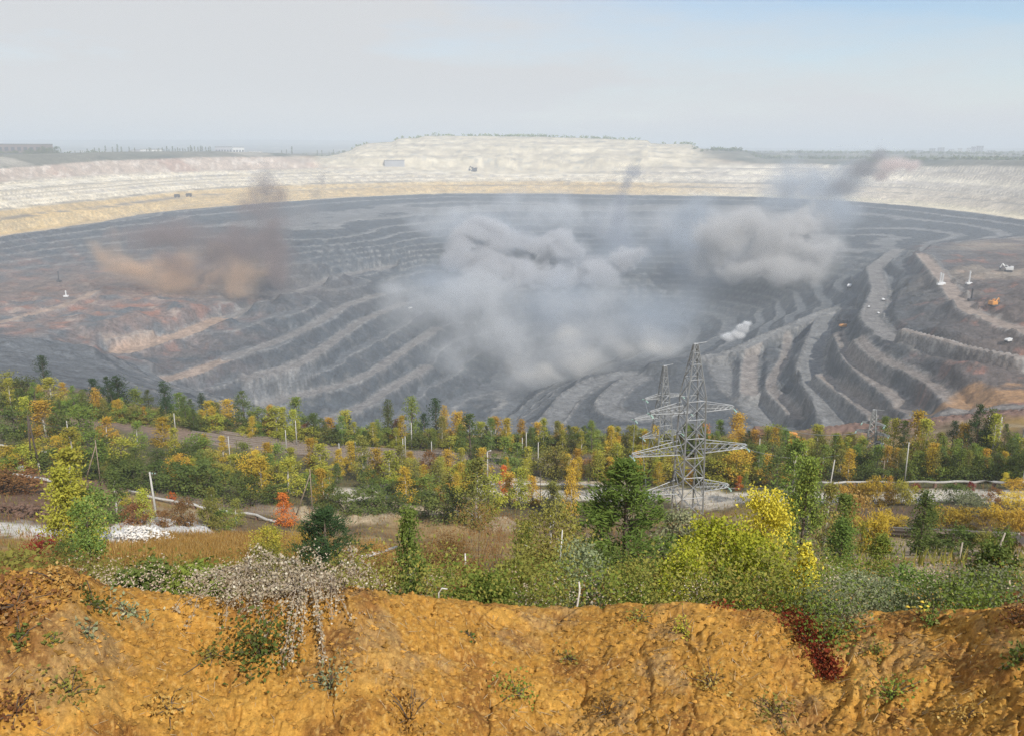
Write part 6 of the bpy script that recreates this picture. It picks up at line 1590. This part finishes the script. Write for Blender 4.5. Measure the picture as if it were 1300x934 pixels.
pipeline([(14, 604), (40, 609), (68, 615)], 0.32, 'thick pale pipe under the leaning pair of poles')
pipeline([(164, 627), (220, 640), (300, 655), (352, 664)], 0.26, 'long pale pipe beside the brown track at the left')
pipeline([(600, 618), (700, 619), (760, 620)], 0.28, 'white pipe above the pale road in the middle', lift=1.0)
pipeline([(1036, 619), (1120, 618.5), (1200, 618.5), (1310, 619)], 0.26, 'long white pipe above the pale road at the right', lift=1.3)
# railway tracks
RAILM = mat_plain('rail_steel', (0.36, 0.31, 0.27), 0.5, 0.3)
for n_, (dy, label) in enumerate(((-8, 'railway track farthest from the viewer on the brown ballast'), (-2, 'railway track second farthest on the brown ballast'), (4, 'railway track third on the brown ballast'), (10, 'railway track nearest to the viewer on the brown ballast'))):
    pts = [(200, 545 + dy), (330, 563 + dy * .8), (480, 577 + dy * .7), (650, 588 + dy * .6), (840, 593 + dy * .6)]
    P = []
    for a, b in zip(pts[:-1], pts[1:]): P += [on_ground(a[0] + (b[0] - a[0]) * i / 12, a[1] + (b[1] - a[1]) * i / 12) for i in range(12)]
    kz = np.ones(9) / 9; A = np.array(P); A = np.stack([np.convolve(np.pad(A[:, i], 4, 'edge'), kz, 'valid') for i in range(3)], 1)[4:-4]
    root = empty('railway_track', Vector(A[0]), label, 'railway track', 'railway tracks on the ballast')
    d = np.gradient(A, axis=0); d /= np.linalg.norm(d[:, :2], axis=1)[:, None]; nrm_ = np.stack([-d[:, 1], d[:, 0], 0 * d[:, 0]], 1)
    for s in (-0.76, 0.76):
        bm = bmesh.new(); tube_into(bm, [tuple(a - A[0] + n2_ * s + np.array((0, 0, 0.45))) for a, n2_ in zip(A, nrm_)], [0.10] * len(A), 4); mesh_obj('rail', bm_mesh('rail', bm, RAILM, False), root)
    bm = bmesh.new()
    for j in range(0, len(A) - 1):
        for f_ in np.linspace(0, 1, 7, endpoint=False):
            a = A[j] + (A[j + 1] - A[j]) * f_ - A[0]; nn = nrm_[j]
            bar(bm, a - nn * 1.3 + np.array((0, 0, .25)), a + nn * 1.3 + np.array((0, 0, .25)), 0.25)
    sl_ = mesh_obj('sleepers', bm_mesh('sleepers', bm, BROWNW, False), root); sl_['kind'] = 'stuff'
# timber frame at the right
root_p = on_ground(1128, 678); root = empty('timber_frame', root_p, 'long low brown timber wall on the right of the slope', 'timber wall')
def rel(px, py, dz=0.0): return on_ground(px, py) - root_p + Vector((0, 0, dz))
kq = m_per_px(root_p)
for f0, f1 in ((0, .25), (.25, .5), (.5, .75), (.75, 1)):
    pa = lambda f: (1130 + 162 * f, 680 + 12 * f)
    for dz in (0.35, 0.95):
        a, b = rel(*pa(f0), dz), rel(*pa(f1), dz); bars_obj('plank', [(a + (b - a) * 0.01, b - (b - a) * 0.01, 0.5)], root, BROWNW)
for f in (0, .25, .5, .75, 1): 
    a = rel(1130 + 162 * f, 680 + 12 * f); bars_obj('post', [(a + Vector((0, -0.45, -0.3)), a + Vector((0, -0.45, 1.7)), 0.36)], root, RUST)
a = rel(1292, 692, 0.9); bars_obj('end_beam', [(a, rel(1304, 712, 0.9), 0.5)], root, BROWNW)
a = rel(1130, 680, 1.35); bars_obj('top_beam', [(a, rel(1292, 692, 1.35), 0.22)], root, PALE)
bx = on_ground(22, 613)
o = bpy.data.objects.new('marker_block', box_mesh('marker_block', -0.5, 0.5, -0.4, 0.4, -0.3, 1.7)); o.data.materials.append(CONC); o.location = on_ground(27, 601); link(o); tag(o, 'grey concrete block near the leaning pair of poles', 'block')

# ------------------------------------------------------------------ machines in the pit
ORANGE = mat_plain('orange_paint', (0.70, 0.30, 0.05), 0.5, noise=0.12); DARKM = mat_plain('dark_machine', (0.05, 0.05, 0.055), 0.7); WHITEP = mat_plain('white_paint', (0.75, 0.75, 0.74), 0.5, noise=0.08); GLASS = mat_plain('cab_glass', (0.04, 0.05, 0.06), 0.15)
def box_part(name, parent, c, s, mat, bev=0.06):
    bm = bmesh.new(); bmesh.ops.create_cube(bm, size=1, matrix=Matrix.Translation(c) @ Matrix.Diagonal((*s, 1)))
    bmesh.ops.bevel(bm, geom=list(bm.edges), offset=min(s) * bev, segments=1, affect='EDGES')
    return mesh_obj(name, bm_mesh(name, bm, mat, False), parent)
def excavator(px, py, wpx, rz, label, mat=ORANGE, boom_up=1.0):
    p = on_ground(px, py); k = wpx * m_per_px(p) / 10.0
    root = empty('excavator', p, label, 'excavator', None, rz, (k, k, k))
    for s in (-1, 1):
        t_ = box_part('track', root, (0, s * 2.2, 0.8), (7, 1.2, 1.6), DARKM, 0.3)
    box_part('house', root, (-0.8, 0, 3.2), (6.4, 5, 2.8), mat); box_part('engine_cover', root, (-2.6, 0, 4.9), (2.6, 4.6, 0.9), mat)
    cb = box_part('cab', root, (2.0, 1.6, 5.0), (2.2, 1.9, 2.6), mat); box_part('window', cb, (2.2, 1.6, 5.3), (1.95, 1.95, 1.3), GLASS)
    bars_obj('boom', [((2.2, 0, 3.6), (5.6, 0, 7.4 * boom_up), 0.9)], root, mat); bars_obj('stick', [((5.6, 0, 7.4 * boom_up), (7.2, 0, 3.6), 0.7)], root, mat)
    box_part('bucket', root, (6.8, 0, 2.4), (1.9, 2.6, 2.0), DARKM, 0.15)
    bm = bmesh.new(); bmesh.ops.create_cone(bm, cap_ends=True, segments=10, radius1=1.6, radius2=1.5, depth=0.5, matrix=Matrix.Translation((0, 0, 1.8))); mesh_obj('slew_ring', bm_mesh('slew_ring', bm, DARKM), root)
    return root
def truck(px, py, wpx, rz, label, mat, cat='truck'):
    p = on_ground(px, py); k = wpx * m_per_px(p) / 9.0
    root = empty('dump_truck', p, label, cat, None, rz, (k, k, k))
    for x in (-2.8, 2.6):
        for s in (-1, 1):
            bm = bmesh.new(); bmesh.ops.create_cone(bm, cap_ends=True, segments=14, radius1=1.3, radius2=1.3, depth=1.0, matrix=Matrix.Translation((x, s * 2.0, 1.3)) @ Matrix.Rotation(rad(90), 4, 'X')); mesh_obj('wheel', bm_mesh('wheel', bm, DARKM), root)
    box_part('chassis', root, (0, 0, 1.9), (8.4, 2.2, 0.7), DARKM)
    cb = box_part('cab', root, (3.2, 0, 3.4), (2.0, 3.6, 2.2), mat); box_part('windscreen', cb, (4.1, 0, 3.8), (0.35, 3.0, 1.0), GLASS)
    bm = bmesh.new()
    pr = [(-4.6, 3.1), (-4.6, 4.0), (-3.6, 5.2), (2.0, 5.4), (4.4, 5.6), (4.4, 5.2), (2.0, 4.4), (1.6, 2.5), (-3.2, 2.4)]
    A = [bm.verts.new((x, -2.3, z)) for x, z in pr]; Bv = [bm.verts.new((x, 2.3, z)) for x, z in pr]
    bm.faces.new(A[::-1]); bm.faces.new(Bv)
    for i in range(len(pr)): bm.faces.new((A[i], A[(i + 1) % len(pr)], Bv[(i + 1) % len(pr)], Bv[i]))
    mesh_obj('tipper_body', bm_mesh('tipper_body', bm, mat, False), root)
    return root
excavator(1261, 389, 14, rad(20), 'orange excavator with raised boom on the right terrace')
excavator(1070, 412, 13, rad(110), 'dark mining shovel at the fork of the haul roads', DARKM, 1.3)
truck(1070, 417, 9, rad(10), 'orange dump truck beside the dark mining shovel', ORANGE)
truck(1005, 556, 13, rad(160), 'orange loader parked on the near edge of the pit', ORANGE, 'loader')
truck(1014, 560, 9, rad(100), 'small orange truck right of the orange loader', ORANGE)
truck(968, 556, 24, rad(-10), 'dark truck with an orange front on the near edge of the pit', RUST)
excavator(1280, 345, 13, rad(150), 'white and grey mining shovel high on the right terrace', WHITEP)
truck(1121, 382, 5, rad(80), 'white lorry on the right hand haul road', WHITEP)
truck(1115, 399, 4, rad(80), 'small white van by the haul road fork', WHITEP, 'van')
truck(1103, 391, 4, rad(60), 'small white vehicle at the haul road junction', WHITEP, 'van')
truck(1280, 435, 9, rad(20), 'pale blue and white lorry on the upper right track', WHITEP)
truck(521, 393, 5, rad(30), 'white machine on the grey bench left of the dust', WHITEP, 'machine')
truck(225, 251, 7, rad(10), 'dark dump truck on the yellow sand bench', DARKM)
truck(240, 250, 7, rad(10), 'second dark dump truck following on the yellow sand bench', DARKM)
excavator(602, 218, 9, rad(170), 'excavator working on the chalk bench under the spoil hill', DARKM)
truck(1078, 366, 8, rad(60), 'white lorry on the road inside the right bay', WHITEP)
for px, py, t_, lab in ((1193, 362, 346, 'white drill mast left of two on the right terrace'), (1196, 361, 347, 'white drill mast right beside the first one'), (1230, 361, 344, 'grey drill mast standing alone on the right terrace'), (1233, 382, 366, 'short dark mast left of the orange excavator'), (75, 358, 344, 'dark drill mast by the red bank on the left terrace'), (84, 377, 369, 'small pale rig on the left terrace')):
    p = on_ground(px, py); h = top_h(p, px, t_); root = empty('drill_mast', p, lab, 'drill rig')
    m_ = WHITEP if 'dark' not in lab else DARKM
    bars_obj('mast', [((0, 0, 0), (0, 0, h), 1.3), ((-1.2, 0, h * 0.2), (1.2, 0, h * 0.9), 0.5)], root, m_); box_part('base', root, (0, 0, 1.2), (7, 4, 2.4), m_)

# ------------------------------------------------------------------ buildings and trees on the far plain
BRICK = mat_plain('brown_brick', (0.20, 0.145, 0.12), 0.9, nscale=0.02); PALEW = mat_plain('pale_wall', (0.70, 0.69, 0.66), 0.85, nscale=0.02); GREYW = mat_plain('grey_wall', (0.40, 0.40, 0.41), 0.85, nscale=0.02); ROOF = mat_plain('dark_roof', (0.15, 0.14, 0.14), 0.9, nscale=0.02)
def building(px, py_base, py_top, wpx, r, mat, label, cat='building', rows=2, cols=6, depth=None):
    th, _ = polar(px, py_base)
    if r is None:
        q_ = on_ground(px, py_base); r = math.hypot(q_.x, q_.y)
    x, y = r * math.sin(th), r * math.cos(th); z = ground(x, y) - 3
    p = Vector((x, y, z)); k = m_per_px(p); w_ = wpx * k; h = max(up_px(p, px, py_top).z - z, 4); d_ = depth or min(w_, 60)
    root = empty('building', p, label, cat, None, -th)
    box = mesh_obj('wall', box_mesh('wall', -w_ / 2, w_ / 2, 0, d_, 0, h), root); box.data.materials.append(mat)
    rf = mesh_obj('roof', box_mesh('roof', -w_ / 2 - 1, w_ / 2 + 1, -1, d_ + 1, h + 0.01, h + max(1.2, h * 0.05)), root); rf.data.materials.append(ROOF)
    me = box_mesh('window', -w_ / max(cols, 1) * 0.3, w_ / max(cols, 1) * 0.3, -0.25, 0.3, -h / rows * 0.22, h / rows * 0.22); me.materials.append(GLASS)
    for i in range(cols if cols else 0):
        for j in range(rows):
            o = mesh_obj('window', me, root); o.location = ((i + 0.5) / cols * w_ - w_ / 2, 0, (j + 0.5) / rows * h)
building(30, 203, 184, 68, 3500, BRICK, 'long brown factory block on the plain at the far left', 'factory', 2, 10)
building(15, 209, 204, 28, 2950, GREYW, 'low pale shed below the brown factory block', 'shed', 1, 8)
building(193, 197, 190, 26, 3900, PALEW, 'white factory hall among the trees left of the spoil hill', 'factory', 1, 7)
building(176, 196, 191, 16, 4100, GREYW, 'grey shed left of the white factory hall', 'shed', 1, 4)
building(134, 199, 196.5, 9, 3500, PALEW, 'small white hut on the rim plain at the left', 'hut', 1, 3)
building(284, 194, 187, 20, 4300, GREYW, 'long grey roofed hall left of the white hall', 'hall', 1, 6)
building(303, 194, 187.5, 14, 4300, PALEW, 'white hall with a dark roof nearest the spoil hill', 'hall', 1, 4)
building(324, 196, 192.5, 18, 4100, PALEW, 'scattered low white sheds before the spoil hill', 'shed', 1, 5)
for px, t_, w_, lab, m_ in ((1183, 189, 7, 'grey tower block at the left of the distant town', GREYW), (1194, 188, 8, 'wide grey tower block in the distant town', GREYW), (1207, 190, 6, 'low pale block between the town towers', PALEW), (1218, 189, 5, 'slim white tower block in the distant town', PALEW),
                        (1229, 188.5, 5, 'pale tower block left of the tallest ones', PALEW), (1235, 187, 5, 'tall grey tower block second from the right in the town', GREYW), (1243, 186, 8, 'tallest blue grey tower block of the distant town', GREYW), (1166, 191.5, 10, 'low block left of the distant town', GREYW), (1258, 191.5, 9, 'low block right of the distant town', GREYW)):
    building(px, 196, t_, w_, 6800, m_, lab, 'tower block', 6, 3, 18)
building(1006, 196, 192, 6, 6200, GREYW, 'grey block on the skyline right of the spoil hill', 'tower block', 4, 3, 18)
building(501, 212, 204, 25, None, GREYW, 'low grey block at the foot of the spoil hill', 'shed', 1, 0)  # plain windowless grey box under a roof slab
DARKB = LEAF['dark']
def far_tree(px, r, hm, look, where, group, pal='dark', kind='column'):
    th, _ = polar(px, 200); x, y = r * math.sin(th), r * math.cos(th)
    root = empty('far_tree', Vector((x, y, ground(x, y) - 0.5)), look, 'tree', group, rng.random() * 6, (hm, hm, hm)); label_later(root, px, look, where)
    cr, tr = ARCH[kind][int(rng.integers(3))]
    c = mesh_obj('crown', cr, root); c.material_slots[0].link = 'OBJECT'; c.material_slots[0].material = LEAF[pal]; mesh_obj('trunk', tr, root)
for px, hm in ((78, 34), (87, 30), (96, 28), (103, 36), (112, 40), (121, 36), (127, 44), (135, 38), (144, 30), (150, 44), (155, 42), (165, 30), (172, 28)):
    far_tree(px, 3300 + rng.uniform(-100, 200), hm * 0.6, 'dark far poplar', 'on the rim plain at the left', 'far poplars on the plain')
for px in np.linspace(187, 268, 26): far_tree(px + rng.uniform(-1, 1), 3700 + rng.uniform(0, 120), rng.uniform(24, 34), 'dark poplar in the far windbreak', 'left of the spoil hill', 'poplars of the far windbreak')
for px in np.linspace(2, 74, 18): far_tree(px + rng.uniform(-1.5, 1.5), 3200 + rng.uniform(0, 150), rng.uniform(20, 34), 'dark far tree', 'in front of the brown factory', 'trees before the brown factory', 'dark', 'round')
for px in (358, 364, 371, 403, 409, 418, 424): far_tree(px, 4300, rng.uniform(18, 44), 'lone far poplar', 'on the rim plain near the spoil hill', 'far poplars on the plain')
def treeline(name, label, runs, hm, pal='dark', per_m=0.08):
    g = np.random.default_rng(int(hm * 10)); C_, V_ = [], []
    for (pa, ra, pb, rb) in runs:
        tha, thb = polar(pa, 195)[0], polar(pb, 195)[0]
        L_ = math.hypot(ra * math.sin(tha) - rb * math.sin(thb), ra * math.cos(tha) - rb * math.cos(thb)); n_ = int(L_ * per_m)
        for i in range(n_):
            f_ = g.random(); th = tha + (thb - tha) * f_; r = ra + (rb - ra) * f_ + g.normal(0, 25); x, y = r * math.sin(th), r * math.cos(th); z = ground(x, y); h = hm * g.uniform(0.4, 1.15)
            q = g.normal(size=(24, 3)) * np.array((h * 0.35, h * 0.35, h * 0.26)) + np.array((x, y, z + h * 0.5)); C_.append(q); V_.append(np.clip(g.random() * 0.5 + g.random(24) * 0.5, 0, 1))
    me = leaves_mesh(name, np.concatenate(C_), hm * 0.42, np.concatenate(V_), 0.2, 0.7, None, 3); me.materials.append(LEAF[pal]); o = mesh_obj(name, me); tag(o, label, None, None, 'stuff')
treeline('hilltop_scrub', 'fringe of scrub along the crest of the spoil hill', [(447, 4120, 470, 4150), (500, 4130, 540, 4150), (540, 4140, 700, 4150), (620, 4140, 820, 4150), (836, 4120, 884, 4150), (900, 4140, 940, 4200)], 13, 'green', 0.10)
treeline('far_woods', 'dark belts of wood on the plain beyond the pit', [(0, 3250, 130, 3500), (60, 3400, 180, 3700), (0, 3500, 330, 4200), (190, 4300, 330, 4500), (960, 4000, 1120, 3700), (1100, 3500, 1310, 3300), (1150, 3900, 1310, 3700), (880, 3900, 960, 4100), (960, 6300, 1310, 6300), (1000, 5200, 1310, 5100), (330, 4600, 440, 4500)], 16, 'dark', 0.11)
settle_labels()
